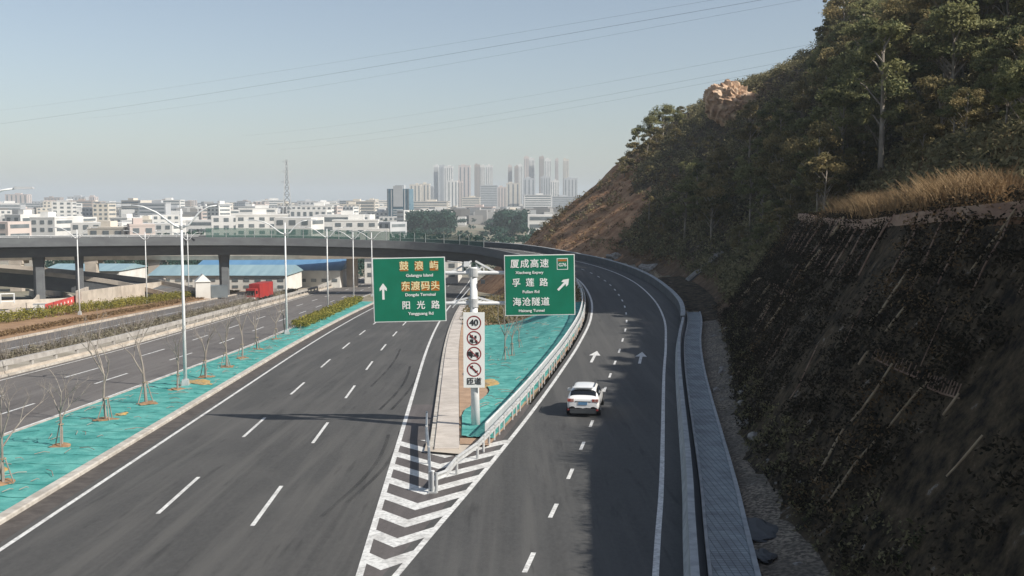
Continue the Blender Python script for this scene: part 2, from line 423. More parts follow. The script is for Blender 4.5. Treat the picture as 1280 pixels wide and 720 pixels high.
# gore with chevrons
NOSE = 47.0
gore = struct(band(lambda y: min(XD(y), XR(y)) , lambda y: XR(y), 12, 62, .0045).build('gore_area', M['asphalt_gore']))
def clip_half(poly, f):
    out = []
    for i in range(len(poly)):
        a, b = poly[i], poly[(i + 1) % len(poly)]; fa, fb = f(a), f(b)
        if fa >= 0: out.append(a)
        if fa * fb < 0:
            t = fa / (fa - fb); out.append((a[0] + (b[0] - a[0]) * t, a[1] + (b[1] - a[1]) * t))
    return out
mb = MB()
yy = 16.0
while yy < 52.5:
    xm = (XD(yy) + XR(yy)) / 2
    th = 1.02
    for sg in (-1, 1):
        poly = [(xm, yy), (xm + sg * 6, yy + 6 * 1.22), (xm + sg * 6, yy + 6 * 1.22 + th), (xm, yy + th)]
        poly = clip_half(poly, lambda p: p[0] - XD(p[1]) - .05); 
        if len(poly) > 2: poly = clip_half(poly, lambda p: XR(p[1]) - p[0] - .05)
        if len(poly) > 2: poly = clip_half(poly, lambda p: 50.5 - p[1])
        if len(poly) > 2:
            if sg > 0: pass
            else: poly = poly[::-1]
            mb.add([(x, y, zp(y) + .0105) for x, y in poly], [tuple(range(len(poly)))])
    yy += 2.32
mb.build('chevron_marking', M['paint'], gore)

# ------------------------------------------------------------------ traffic island beyond the nose
def zr(y): return interp(RZt, y)
IY0, IY1 = 48.6, 168
def isl(y, t):
    xa, xb = XD(y) + 3.05, XR(y) - .75
    if xb < xa + .1: xb = xa + .1
    za, zb = zp(y) + .16, max(zr(y) - .05, zp(y) + .12)
    s = min(1, max(0, (t - .25) / .75)); s = s * s * (3 - 2 * s)
    return (xa * (1 - t) + xb * t, y, za * (1 - s) + zb * s)
def island_patch(name, y0, y1, t0, t1, m, dz=0, amp=0.0, parent=None, kind='structure'):
    ny, nt_ = int((y1 - y0) / .6) + 1, 26; V = []
    for i in range(ny + 1):
        y = y0 + (y1 - y0) * i / ny
        for k in range(nt_ + 1):
            tt0 = t0(y) if callable(t0) else t0; tt1 = t1(y) if callable(t1) else t1
            p = isl(y, tt0 + (tt1 - tt0) * k / nt_)
            q = .10 * max(0, 1 - abs(((p[0] * .55 + y * .31 + .7 * math.sin(y * .4)) % 3.1) - 1.5) * 5) * (amp > .02) + .06 * max(0, 1 - abs(((y * .8 - p[0] * .35 + .5 * math.sin(p[0])) % 4.3) - 2) * 6) * (amp > .02) + amp * (math.sin(p[0] * 2.1 + y * .7) * math.cos(y * 1.3 - p[0]) + .6 * math.sin(p[0] * 4.7 - y * 3.1) + random.uniform(-.4, .4))
            V.append((p[0], p[1], p[2] + dz + q))
    w = nt_ + 1
    return mkobj(name, V, [(i * w + k, i * w + k + 1, (i + 1) * w + k + 1, (i + 1) * w + k) for i in range(ny) for k in range(nt_)], m, parent, True)
struct(island_patch('island_ground', IY0, IY1, 0, 1, M['soil'], 0, .015))
nett0 = lambda y: (.22 if y < 70 else .12) + .18 * math.sin(y * .31) * (1 if y < 70 else .35) if y > 56 else .05
tag(island_patch('ground_netting', 50.2, 121, nett0, .985, M['teal'], .09, .035),
    'crumpled teal dust netting spread over the island between the main road and the ramp', 'netting')
island = struct(band(lambda y: XD(y) + 1.62, lambda y: XD(y) + 1.78, 48, 290, .15).build('island_kerb', M['kerb']))
island_m = sweep(ypath(lambda y: XD(y) + 1.7, 48.0, 170), [(-.12, -.1), (.12, -.1), (.12, .15), (-.12, .15)])
bpy.data.objects.remove(island)
struct(island_m.build('island_kerb', M['kerb']))
struct(sweep(ypath(lambda y: XD(y) + 2.4, 47.5, 170, .02), [(-.56, 0), (.62, 0), (.62, .19), (-.56, .19)]).build('concrete_path', M['concrete_path']))
mb = MB().add([(XD(48) + 1.4, 47.2, zp(47) + .12), (XR(47.2) - 1.55, 46.4, zp(46.4) + .12), (XR(49) - 1.2, 49.5, zp(49) + .12), (XD(49) + 1.4, 49.5, zp(49) + .12)], [(0, 1, 2, 3)])
struct(mb.build('nose_slab', M['concrete_warm']))

# ------------------------------------------------------------------ left verge strip with kerb
struct(sweep(ypath(lambda y: XK(y) - .22, Y0, Y1), [(-.22, -.15), (.22, -.15), (.22, .13), (.17, .17), (-.22, .17)]).build('kerb', M['kerb']))
struct(sweep(ypath(lambda y: X2(y) + .1, Y0, Y1), [(-.1, -.15), (.1, -.15), (.1, .15), (-.1, .15)]).build('kerb', M['kerb']))
def rough_band(name, xa, xb, y0, y1, dz, m, amp, nx=14, step=.7, label=None, cat=None):
    n = int((y1 - y0) / step); V = []
    for i in range(n + 1):
        y = y0 + (y1 - y0) * i / n
        for k in range(nx + 1):
            t = k / nx; x = xa(y) * (1 - t) + xb(y) * t
            e = min(1, min(t, 1 - t) * 6)
            q = (.09 * max(0, 1 - abs(((x * .35 + y * .62 + .8 * math.sin(y * .3)) % 3.7) - 1.5) * 5) + .08 * max(0, 1 - abs(((y * .5 - x * .75 + .6 * math.sin(x)) % 5.1) - 2) * 6)) * e * (amp == .03) + amp * e * (.8 + math.sin(x * 1.9 + y * .5) * math.cos(y * .9 - x) + .5 * math.sin(x * 4.1 - y * 2.3) + random.uniform(-.35, .35))
            V.append((x, y, zp(y) + dz + q))
    w = nx + 1
    return mkobj(name, V, [(i * w + k, i * w + k + 1, (i + 1) * w + k + 1, (i + 1) * w + k) for i in range(n) for k in range(nx)], m, None, True)
tag(rough_band('ground_netting', lambda y: X2(y) + .22, lambda y: XK(y) - .46, -10, 175, .13, M['teal'], .03, nx=22, step=.4),
    'long strip of teal dust netting along the kerb left of the main road', 'netting')
struct(rough_band('verge', lambda y: X2(y) + .22, lambda y: XK(y) - .46, 175.2, 290, .1, M['verge'], .02, nx=5))

# ------------------------------------------------------------------ second carriageway and what lies left of it
second_road = struct(band(lambda y: X2(y) - 12.2, X2, Y0, Y1, .0).build('second_road', M['asphalt_old']))
band(lambda y: X2(y) - .55, lambda y: X2(y) - .40, Y0, Y1, .008).build('edge_line', M['paint'], second_road)
band(lambda y: X2(y) - 11.6, lambda y: X2(y) - 11.45, Y0, Y1, .008).build('edge_line', M['paint'], second_road)
mbd = MB()
for off, ph in ((-3.9, 2.0), (-7.6, 5.5)):
    y = -20 + ph
    while y < 290:
        o = off
        band(lambda q: X2(q) + o - .09, lambda q: X2(q) + o + .09, y, y + 5.9, .008, mb=mbd); y += 14.9
mbd.build('lane_dashes', M['paint'], second_road)
XB = lambda y: X2(y) - 12.5
struct(sweep(ypath(XB, Y0, Y1), [(-.3, -.1), (.3, -.1), (.3, .16), (-.3, .16)]).build('kerb', M['kerb']))
struct(rough_band('verge', lambda y: X2(y) - 18.8, lambda y: X2(y) - 12.85, -10, 290, .02, M['dusty'], .05, nx=8, step=1.5))
side_road = struct(band(lambda y: X2(y) - 26.2, lambda y: X2(y) - 18.8, Y0, Y1, .0).build('side_road', M['asphalt_old']))
band(lambda y: X2(y) - 22.6, lambda y: X2(y) - 22.45, Y0, Y1, .008).build('centre_line', M['paint'], side_road)
struct(sweep(ypath(lambda y: X2(y) - 26.5, Y0, Y1), [(-.25, -.1), (.25, -.1), (.25, .2), (-.25, .2)]).build('kerb', M['concrete_warm']))
struct(rough_band('verge', lambda y: X2(y) - 39, lambda y: X2(y) - 26.8, 20, 290, .05, M['rust_soil'], .06, nx=10, step=1.5))
struct(sweep(ypath(lambda y: X2(y) - 39.3, 20, 290), [(-.3, -.1), (.3, -.1), (.3, .3), (-.3, .3)]).build('kerb', M['concrete_warm']))
far_road = struct(band(lambda y: X2(y) - 60, lambda y: X2(y) - 39.6, 20, 200, .0).build('far_road', M['asphalt_old']))
band(lambda y: X2(y) - 48, lambda y: X2(y) - 47.8, 20, 200, .008).build('lane_line', M['paint'], far_road)

# concrete rail barrier left of the second carriageway
bar = empty('median_barrier', (XB(100), 100, zp(100)), 0, 'low concrete rail barrier with dark gaps along the far side of the second carriageway', 'barrier')
inv = Matrix.Translation(bar.location).inverted()
def local(mb, root):
    l = root.location; c, s = math.cos(-root.rotation_euler.z), math.sin(-root.rotation_euler.z)
    out = []
    for x, y, z in mb.v:
        x -= l.x; y -= l.y; z -= l.z
        out.append((x * c - y * s, x * s + y * c, z))
    mb.v = out; return mb
BP = ypath(lambda y: XB(y) - .05, -5, 288, .16)
local(sweep(BP, [(-.16, .62), (.16, .62), (.16, 1.02), (-.16, 1.02)]), bar).build('top_rail', M['concrete'], bar)
local(sweep(BP, [(-.12, .0), (.12, .0), (.12, .22), (-.12, .22)]), bar).build('base_rail', M['concrete_warm'], bar)
y = -4
while y < 285:
    local(MB().box((XB(y) - .05, y, zp(y) + .16 + .42), (.2, .32, .42)), bar).build('post', M['concrete'], bar); y += 4.0

# ------------------------------------------------------------------ guard rails round the island nose
def guard_rail(root, path, step=2.0, side=1, h=.62):
    prof = [(-.04, h - .16), (.04, h - .10), (-.01, h - .02), (-.01, h + .02), (.04, h + .10), (-.04, h + .16), (-.06, h + .16), (-.02, h + .1), (-.05, h), (-.02, h - .1), (-.06, h - .16)]
    prof = [(o * side, z) for o, z in prof]
    local(sweep(path, prof), root).build('beam', M['galv'], root)
    acc = 0; last = path[0]; nxt = 0
    for p in path:
        acc += (p - last).length; last = p
        if acc >= nxt:
            nxt += step
            local(MB().tube([p + Vector((0, 0, -.3)), p + Vector((0, 0, h + .2))], .06, 8), root).build('post', M['galv'], root)
nose_l = Vector((XD(44) + 1.75, 41.6, zp(41.6)))
gr = empty('guard_rail', nose_l, 0, 'galvanised crash barrier bending round the island nose and running on along the ramp', 'guard rail')
pl = [Vector((XR(y) - .80, y, max(zr(y), zp(y)))) for y in np.arange(46, 140, 1.5)]
tip = Vector(U(541, 616)); 
tip = Vector((tip.x, tip.y, zp(tip.y)))
start = [tip + Vector((.15, .0, 0)), tip + Vector((.5, .55, .0)), tip.lerp(pl[0], .5)]
guard_rail(gr, start + pl)
tip2 = tip + Vector((-.12, .1, 0))
lp = [tip2, Vector(U(536, 580)), Vector(U(533, 552)), Vector(U(533.5, 533))]
for p in lp: p.z = zp(p.y)
gr2 = empty('guard_rail', tip2, 0, 'short galvanised crash barrier on the left side of the island nose', 'guard rail')
guard_rail(gr2, lp, side=-1)
tp = empty('crash_post', tip, 0, 'stout white steel end post at the very tip of the island nose', 'post')
MB().tube([(0, 0, -.1), (0, 0, .85)], .06, 14).build('shaft', M['galv'], tp)
MB().tube([(0, 0, .85), (0, 0, .90)], .075, 14).build('cap', M['white_steel'], tp)
MB().box((0, 0, .03), (.35, .3, .06)).build('base_plate', M['galv'], tp)
# white railing with bars behind the rail
rp_ = [Vector((XR(y) - 1.12, y, max(zr(y), zp(y)) - .02)) for y in np.arange(50, 142, 1.0)]
wr = empty('white_fence', rp_[0], 0, 'white palisade fence standing between the ramp and the teal netting', 'fence')
local(sweep(rp_, [(-.03, .95), (.03, .95), (.03, 1.03), (-.03, 1.03)]), wr).build('top_rail', M['white_steel'], wr)
local(sweep(rp_, [(-.03, .18), (.03, .18), (.03, .24), (-.03, .24)]), wr).build('bottom_rail', M['white_steel'], wr)
mb = MB()
for a, b in zip(rp_, rp_[1:]):
    for t in (0, .25, .5, .75):
        p = a.lerp(b, t); mb.box((p.x, p.y, p.z + .58), (.11, .11, .8))
local(mb, wr).build('palings', M['white_steel'], wr)

# ------------------------------------------------------------------ ramp barriers, walkway, drain
def part_path(path, f): return [p for p in path if f(p)]
NJ = [(-.10, 0), (.34, 0), (.30, .9), (.06, .9), (.03, .35)]
near = [p for p in RAMP if p.y < 300]
ob = empty('concrete_barrier', ramp_at(60, 1.7), 0, 'long grey concrete barrier on the outer side of the ramp, sweeping round the bend', 'barrier')
i_end = max(i for i, p in enumerate(RAMP) if p.x > -2 and cum[i] < 260)
def b_off(i):
    t = max(0, min(1, (cum[i] - s_of_y(84)) / 32)); return .92 + 1.15 * t * t * (3 - 2 * t)
BAR = []
for i, (p, r_) in enumerate(zip(RAMP, RR)):
    q_ = p + r_ * b_off(i); BAR.append(q_ + Vector((0, 0, grade_fix(p, q_))))
kb = min(i for i, p in enumerate(RAMP) if p.y > 100)
local(sweep(BAR[:kb + 1], NJ), ob).build('barrier_wall', M['barrier'], ob)
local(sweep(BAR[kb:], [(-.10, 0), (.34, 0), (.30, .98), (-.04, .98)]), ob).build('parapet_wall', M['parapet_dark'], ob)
local(sweep(BAR[kb:], [(-.10, 1.0), (.36, 1.0), (.36, 1.09), (-.10, 1.09)]), ob).build('top_rail', M['barrier'], ob)
i0 = min(i for i, p in enumerate(RAMP) if p.y > 0); i1 = max(i for i, p in enumerate(RAMP) if p.y < 112 and cum[i] < 160)
seg = RAMP[i0 - 14:i1]; sr = RR[i0 - 14:i1]
WO = []
for k_, (p, r_) in enumerate(zip(seg, sr)):
    q_ = p + r_ * (b_off(i0 - 14 + k_) + 1.33); WO.append(q_ + Vector((0, 0, grade_fix(p, q_))))
M['paver'] = mat('paver', (.38, .42, .43), .85, (.31, .35, .365), 2.5, bump=.2, col3=(.17, .18, .19), scale3=.7, amt3=.5)
def brick_on(m, scale, dark):
    n = m.node_tree.nodes; L = m.node_tree.links; b = n['Principled BSDF']
    br = n.new('ShaderNodeTexBrick'); br.inputs['Scale'].default_value = scale; br.inputs['Mortar Size'].default_value = .035
    br.inputs['Color1'].default_value = (1, 1, 1, 1); br.inputs['Color2'].default_value = (.85, .85, .85, 1); br.inputs['Mortar'].default_value = (dark, dark, dark, 1)
    br.offset = 0; br.inputs['Row Height'].default_value = .5
    tc = n.new('ShaderNodeTexCoord'); L.new(tc.outputs['Object'], br.inputs[0])
    mx = n.new('ShaderNodeMix'); mx.data_type = 'RGBA'; mx.blend_type = 'MULTIPLY'; mx.inputs[0].default_value = 1
    src = b.inputs['Base Color'].links[0].from_socket
    L.new(src, mx.inputs[6]); L.new(br.outputs[0], mx.inputs[7]); L.new(mx.outputs[2], b.inputs['Base Color'])
brick_on(M['paver'], 2.2, .45)
wk = struct(sweep(WO, [(-.62, -.2), (.62, -.2), (.62, .35), (-.62, .35)]).build('walkway', M['paver']))
sweep(WO, [(.58, .35), (.74, .35), (.74, .42), (.58, .42)]).build('edging', M['barrier'], wk)
sweep(WO, [(-.74, .25), (-.63, .25), (-.63, .40), (-.74, .40)]).build('edging', M['barrier'], wk)
struct(sweep(WO, [(-1.05, .02), (-.74, .02)], False).build('drain_channel', M['concrete_grey']))
# railing posts along walkway drain
# inner parapet and girders of the viaduct
iv = min(i for i, p in enumerate(RAMP) if cum[i] > s_of_y(138))
VP = RAMP[iv:]; VR = RR[iv:]
via = empty('curved_viaduct', VP[0], 0, 'dark curved concrete viaduct sweeping from the ramp leftwards across the whole view', 'viaduct')
def P_off(d, dz=0): return [p + r * d + Vector((0, 0, dz)) for p, r in zip(VP, VR)]
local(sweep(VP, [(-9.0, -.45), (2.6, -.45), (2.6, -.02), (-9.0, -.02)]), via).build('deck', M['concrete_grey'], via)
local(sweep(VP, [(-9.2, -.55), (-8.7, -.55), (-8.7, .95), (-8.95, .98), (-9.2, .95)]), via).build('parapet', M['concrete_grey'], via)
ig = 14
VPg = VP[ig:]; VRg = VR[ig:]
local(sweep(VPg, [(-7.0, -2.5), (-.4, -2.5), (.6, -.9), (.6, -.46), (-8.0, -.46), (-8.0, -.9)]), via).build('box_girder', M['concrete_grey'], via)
# green mesh screen on the parapet
def screen_mat():
    m = bpy.data.materials.new('green_mesh_screen'); m.use_nodes = True
    n = m.node_tree.nodes; L = m.node_tree.links; b = n['Principled BSDF']
    b.inputs['Base Color'].default_value = (.045, .12, .10, 1); b.inputs['Roughness'].default_value = .8
    b.inputs['Alpha'].default_value = .42
    return m
M['screen'] = screen_mat()
iscr = [i for i, p in enumerate(VP) if p.y > 185 and p.x < 2 and p.x > -62]
sp = [VP[i] + VR[i] * -9.0 for i in iscr]
local(sweep(sp, [(-.01, .95), (.01, .95), (.01, 2.7), (-.01, 2.7)]), via).build('mesh_screen', M['screen'], via)
sp2 = [VP[i] + VR[i] * -9.0 for i, p in enumerate(VP) if p.x <= -62]
for nm, prof in (('rail', [(-.04, 1.35), (.04, 1.35), (.04, 1.43), (-.04, 1.43)]), ('rail', [(-.03, 1.12), (.03, 1.12), (.03, 1.18), (-.03, 1.18)])):
    local(sweep(sp2, prof), via).build(nm, M['white_steel'], via)
allsp = sp + sp2
acc = 0; last = allsp[0]; npost = 0
mbp = MB()
for p in allsp:
    acc += (p - last).length; last = p
    if acc >= npost * 3.0:
        npost += 1; hp = .5 if p.x < -62 else 1.75
        local(MB().box((p.x, p.y, p.z + .94 + hp / 2), (.08, .08, hp)), via).build('post', M['galv'], via)
# piers
def pier_at(px, label_w=2.2, off=-4.2):
    best = min(range(len(VP)), key=lambda i: abs((VP[i] + VR[i] * off).x / (VP[i] + VR[i] * off).y - (px - 640) / F) if VP[i].y > 100 else 9)
    p = VP[best] + VR[best] * off; rz = math.atan2(VR[best].y, VR[best].x)
    zt = p.z - 2.5; zb = zp(p.y) - .5
    m_ = MB()
    w = label_w
    def ring(z, a, b): return [(x * a / 2, y * b / 2, z) for x, y in ((-1, -.7), (-.7, -1), (.7, -1), (1, -.7), (1, .7), (.7, 1), (-.7, 1), (-1, .7))]
    V = ring(zb, w, w * .8) + ring(zt - 1.6, w, w * .8) + ring(zt - .01, w * 1.9, w * .9); Fc = []
    for j in range(2):
        for k in range(8): Fc.append((j * 8 + k, j * 8 + (k + 1) % 8, j * 8 + 8 + (k + 1) % 8, j * 8 + 8 + k))
    Fc += [tuple(range(7, -1, -1)), tuple(range(16, 24))]
    c, s = math.cos(rz), math.sin(rz)
    m_.add([(p.x + x * c - y * s, p.y + x * s + y * c, z) for x, y, z in V], Fc)
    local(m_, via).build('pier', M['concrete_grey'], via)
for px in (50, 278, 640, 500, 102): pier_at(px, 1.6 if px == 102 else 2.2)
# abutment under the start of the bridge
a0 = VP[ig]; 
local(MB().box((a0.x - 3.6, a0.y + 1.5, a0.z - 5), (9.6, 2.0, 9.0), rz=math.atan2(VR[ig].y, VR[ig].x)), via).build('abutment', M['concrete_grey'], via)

# second, sunlit viaduct behind and the sunlit columns
v2 = empty('flyover', (-75, 226, zp(226)), 0, 'sunlit cream concrete flyover seen through the gap under the dark viaduct', 'viaduct')
p2 = catmull([(-190, 214, -2.4), (-130, 222, -2.4), (-95, 226, -2.4), (-70, 228, -2.5), (-40, 236, -2.7), (0, 256, -2.5)], 5)
local(sweep(p2, [(-4, .0), (-4.6, 1.0), (-4.6, 1.9), (4.6, 1.9), (4.6, 1.0), (4.0, 0)][::-1]), v2).build('deck', M['concrete_warm'], v2)
for (px, Y) in ((114, 223), (193, 224.5), (20, 221), (440, 241)):
    X = (px - 640) / F * Y
    local(MB().box((X, Y, (zp(Y) - 3.2) / 2), (2.5, 1.6, -3.2 - zp(Y) + .3)), v2).build('pier', M['concrete_warm'], v2)
    local(MB().box((X, Y + 1, -2.78), (3.0, 3.2, .7)), v2).build('pier_cap', M['concrete_warm'], v2)
# descending loop ramp at left
def slab_ramp(name, pts, w, label, th=1.1, par=.8, mdeck=None, cat='ramp'):
    path = catmull(pts, 3); r = empty(name, path[0], 0, label, cat)
    local(sweep(path, [(-w / 2, -th), (w / 2, -th), (w / 2, 0), (-w / 2, 0)]), r).build('deck', M['concrete_grey'], r)
    local(sweep(path, [(-w / 2 + .3, .01), (w / 2 - .3, .01)], False), r).build('road_surface', M['asphalt_old'], r)
    for s in (-1, 1):
        local(sweep(path, [(s * w / 2 - .14, 0.0), (s * w / 2 + .14, 0.0), (s * w / 2 + .1, par), (s * w / 2 - .1, par)]), r).build('parapet', M['concrete_warm'], r)
    return r, path
slab_ramp('slip_ramp', [(-150, 176, -.6), (-112, 188, -1.6), (-90, 192, -3.2), (-72, 192, -5.2), (-60, 186, -6.8)], 8, 'grey slip ramp descending to the right under the viaduct at far left', th=2.6)
slab_ramp('loop_ramp', [(-110, 118, -3.7), (-84, 134, -4.4), (-73.5, 148, -5.2), (-69, 158, -5.8), (-68, 170, -6.4)], 7, 'dark loop ramp with a white fence curving in from the left edge', th=1.5)
lf_path = catmull([(-110, 114.3, -3.7), (-82.5, 131, -4.4), (-71.2, 145, -5.1)], 2)
lf = empty('white_fence', lf_path[0], 0, 'white barred fence on top of the dark loop ramp at the left edge', 'fence')
lmb = MB()
for p in lf_path: lmb.box((p.x, p.y, p.z + 1.5), (.16, .16, 1.4))
for h_ in (1.0, 2.1): local(sweep(lf_path, [(-.06, h_), (.06, h_), (.06, h_ + .12), (-.06, h_ + .12)]), lf).build('rail', M['white_steel'], lf)
local(lmb, lf).build('bars', M['white_steel'], lf)
# pale curved retaining wall and red banner
rw = catmull([U(207, 362), U(203, 370), U(180, 374), U(150, 379), U(118, 385), U(97, 388), U(110, 380)], 1.5)
rwo = tag(sweep(rw, [(-.25, -.2), (.25, -.2), (.2, 2.9), (-.2, 2.9)]).build('retaining_wall', M['concrete_warm']), 'pale curved concrete retaining wall behind the yellow-green hedge', 'wall')
for pts_, hh_, lab_ in (([U(-30, 404), U(0, 399), U(28, 391), U(45, 380), U(47, 373), U(38, 368)], 1.0, 'pale curved kerb wall of the loop road at the left edge'),
                        ([U(58, 367), U(76, 370), U(90, 376), U(96, 384), U(88, 390)], .9, 'short pale curved wall between the loop road and the banner'),
                        ([U(115, 377), U(124, 369), U(132, 362), U(128, 357)], 1.6, 'small pale broken wall beside the cream column')):
    pp_ = catmull([(p.x, p.y, p.z) for p in pts_], 1.5)
    tag(sweep(pp_, [(-.3, -.2), (.3, -.2), (.22, hh_), (-.22, hh_)]).build('kerb_wall', M['concrete_warm']), lab_, 'wall')
for k_, hh_ in ((0, 0),):
    pp_ = catmull([(-92, 128, zp(128) + .03), (-76, 140, zp(140) + .03), (-72, 154, zp(154) + .03), (-78, 168, zp(168) + .03), (-92, 176, zp(176) + .03)], 2)
    lr = struct(sweep(pp_, [(-3.6, 0), (3.6, 0)], False).build('loop_road', M['asphalt']))
    sweep(pp_, [(-3.2, .01), (-3.0, .01)], False).build('edge_line', M['paint'], lr); sweep(pp_, [(3.0, .01), (3.2, .01)], False).build('edge_line', M['paint'], lr)
bp0, bp1 = U(57, 395), U(98, 387)
bn = empty('banner_fence', bp0, math.atan2(bp1.y - bp0.y, bp1.x - bp0.x), 'red hoarding banner standing beside the far road near the left edge', 'banner')
L_ = (Vector((bp1.x, bp1.y)) - Vector((bp0.x, bp0.y))).length
MB().box((L_ / 2, 0, 1.0), (L_, .06, 1.3)).build('cloth', M['banner_red'], bn)
for k in range(4): MB().box((L_ * k / 3, .08, .8), (.1, .1, 1.8)).build('post', M['galv'], bn)
for k in range(7): MB().box((L_ * (.12 + .11 * k), -.045, 1.05), (.3, .02, .35)).build('white_patch', M['white_sheet'], bn)
cb = U(50, 392); cbx = empty('control_box', cb, .3, 'small pale utility box on the far road left of the red banner', 'box')
MB().box((0, 0, .7), (1.6, .9, 1.3)).build('cabinet', M['wall_white'], cbx); MB().box((0, 0, 1.39), (1.75, 1.0, .08)).build('lid', M['galv'], cbx)


# ------------------------------------------------------------------ the hill
TOE = np.array([(6.9, -25, .6), (7.5, -5, 0), (8.2, 15, -.7), (9.2, 30, -1.3), (10.3, 43, -1.8), (12.9, 58.7, -2.4), (17, 80, -2.5), (21.0, 105, -2.2), (24, 125, -1.8),
                (24.5, 147, -1.3), (22, 168, -.8), (16.5, 190, -.2), (7, 212, .1), (2.5, 235, -.5), (3, 270, -1), (9, 330, -1), (14, 400, -1)])
tp_ = catmull([tuple(p) for p in TOE], 3)
TP = np.array([tuple(p) for p in tp_])
def toe_dist(X, Y):
    """signed distance to the hill foot (positive inside the hill), y of the nearest foot point, z there"""
    X = np.asarray(X, float); Y = np.asarray(Y, float); sh = X.shape; X = X.ravel(); Y = Y.ravel()
    best = np.full(X.shape, 1e9); s = np.zeros_like(X); z = np.zeros_like(X); sg = np.ones_like(X)
    for a, b in zip(TP[:-1], TP[1:]):
        d = b[:2] - a[:2]; L2 = d @ d
        t = np.clip(((X - a[0]) * d[0] + (Y - a[1]) * d[1]) / L2, 0, 1)
        dx = X - a[0] - t * d[0]; dy = Y - a[1] - t * d[1]; D = np.hypot(dx, dy)
        m = D < best - 1e-9
        best[m] = D[m]; s[m] = (a[1] + t * d[1])[m]; z[m] = (a[2] + t * (b[2] - a[2]))[m]
        cr = d[0] * dy - d[1] * dx
        sg[m] = np.where(cr[m] < 0, 1, -1)
    return (best * sg).reshape(sh), s.reshape(sh), z.reshape(sh)
def vnoise(X, Y, sc, seed=0):
    X = np.asarray(X) * sc + seed * 17.3; Y = np.asarray(Y) * sc + seed * 9.1
    xi = np.floor(X).astype(int); yi = np.floor(Y).astype(int); fx = X - xi; fy = Y - yi
    fx = fx * fx * (3 - 2 * fx); fy = fy * fy * (3 - 2 * fy)
    def h(a, b):
        n = (a * 374761393 + b * 668265263 + seed * 1442695) & 0x7fffffff
        n = ((n ^ (n >> 13)) * 1274126177) & 0x7fffffff
        return (n & 0xffff) / 65535.0
    return (h(xi, yi) * (1 - fx) + h(xi + 1, yi) * fx) * (1 - fy) + (h(xi, yi + 1) * (1 - fx) + h(xi + 1, yi + 1) * fx) * fy
CUT_D = 7.0; T_CUT = 1.60; BW = 6.0
def sstep(a, b, x):
    t = np.clip((x - a) / (b - a), 0, 1); return t * t * (3 - 2 * t)
def hill_z(X, Y, fine=True):
    d, s, z0 = toe_dist(X, Y)
    dp = np.maximum(d, 0)
    cut = np.minimum(dp, CUT_D) * T_CUT + np.clip(dp - CUT_D, 0, BW) * .06 + np.clip(dp - CUT_D - BW, 0, 5) * 1.0 + np.clip(dp - CUT_D - BW - 5, 0, 4) * .1 \
        + np.clip(dp - CUT_D - BW - 9, 0, 60) * .66 + np.maximum(dp - CUT_D - BW - 69, 0) * .2
    kn = .90 - .10 * sstep(150, 180, s)
    nat = np.minimum(dp, 40) * kn + np.clip(dp - 40, 0, 45) * .46 + np.maximum(dp - 85, 0) * .1
    w = sstep(92, 112, s)
    h = cut * (1 - w) + nat * w
    n1 = vnoise(X, Y, .05, 1) - .5; n2 = vnoise(X, Y, .16, 2) - .5; n3 = vnoise(X, Y, .6, 3) - .5; n4 = vnoise(X, Y, 1.7, 4) - .5
    g = np.clip(dp / 12, 0, 1)
    h = h + n1 * 5 * g * np.clip((dp - 12) / 10, 0, 1) + n2 * 2.2 * g * (w * .8 + .2) + n3 * .55 * np.clip(dp / 2, 0, 1) + (n4 * .3 * np.clip(dp / 1.5, 0, 1) if fine else 0)
    return z0 + np.where(d < 0, d * .8 * np.clip((s - 190) / 15, 0.05, 1), h)
def hz(x, y): return float(hill_z(np.array([x]), np.array([y]))[0])
gx0, gx1, gy0, gy1, st = -16, 190, -26, 400, .8
def grid_mesh(x0, x1, y0, y1, st):
    nx_, ny_ = int((x1 - x0) / st) + 1, int((y1 - y0) / st) + 1
    X, Y = np.meshgrid(x0 + np.arange(nx_) * st, y0 + np.arange(ny_) * st)
    Z = hill_z(X, Y); d, s, _ = toe_dist(X, Y)
    return X, Y, Z, d, s, nx_, ny_
X, Y, Z, D, S, nx_, ny_ = grid_mesh(gx0, gx1, gy0, gy1, 1.0)
keep = (D > np.where(S > 192, -16, -.9))
idx = np.arange(nx_ * ny_).reshape(ny_, nx_)
q = np.stack([idx[:-1, :-1], idx[:-1, 1:], idx[1:, 1:], idx[1:, :-1]], -1).reshape(-1, 4)
kk = keep.ravel()[q].all(1)
q = q[kk]
used, invx = np.unique(q.ravel(), return_inverse=True)
HV = np.stack([X.ravel(), Y.ravel(), Z.ravel()], 1)[used]; HF = invx.reshape(-1, 4)
# soil zones: 0 = dark vegetated, 1 = bare rusty earth on the far nose of the hill
cx, cy = HV[HF].mean(1)[:, 0], HV[HF].mean(1)[:, 1]
cd, cs, _ = toe_dist(cx, cy)
pxr = cx / np.maximum(cy, 1)
nn = vnoise(cx, cy, .12, 8) * .6 + vnoise(cx, cy, .5, 9) * .4
edge_n = (vnoise(cx, cy, .09, 61) - .5) * .05 + (vnoise(cx, cy, .3, 62) - .5) * .03
bare = np.where((pxr + edge_n < .125) & (cy > 165), .55 + .5 * nn, 0.0)
bare = np.maximum(bare, np.where((cs < 108) & (cd > CUT_D) & (cd < CUT_D + BW + 7) , .45 + .4 * nn, 0))
bare = np.maximum(bare, np.where((cs < 56) & (cd > CUT_D + BW + 4.3) & (cd < CUT_D + BW + 9.5), .95, 0))
bare = np.maximum(bare, .55 * nn * (cs >= 92) * (cd < 3))
m = bpy.data.materials.new('hill_soil'); m.use_nodes = True
n = m.node_tree.nodes; L = m.node_tree.links; b = n['Principled BSDF']; b.inputs['Roughness'].default_value = .95
b.inputs['Specular IOR Level'].default_value = .15
tc = n.new('ShaderNodeTexCoord')
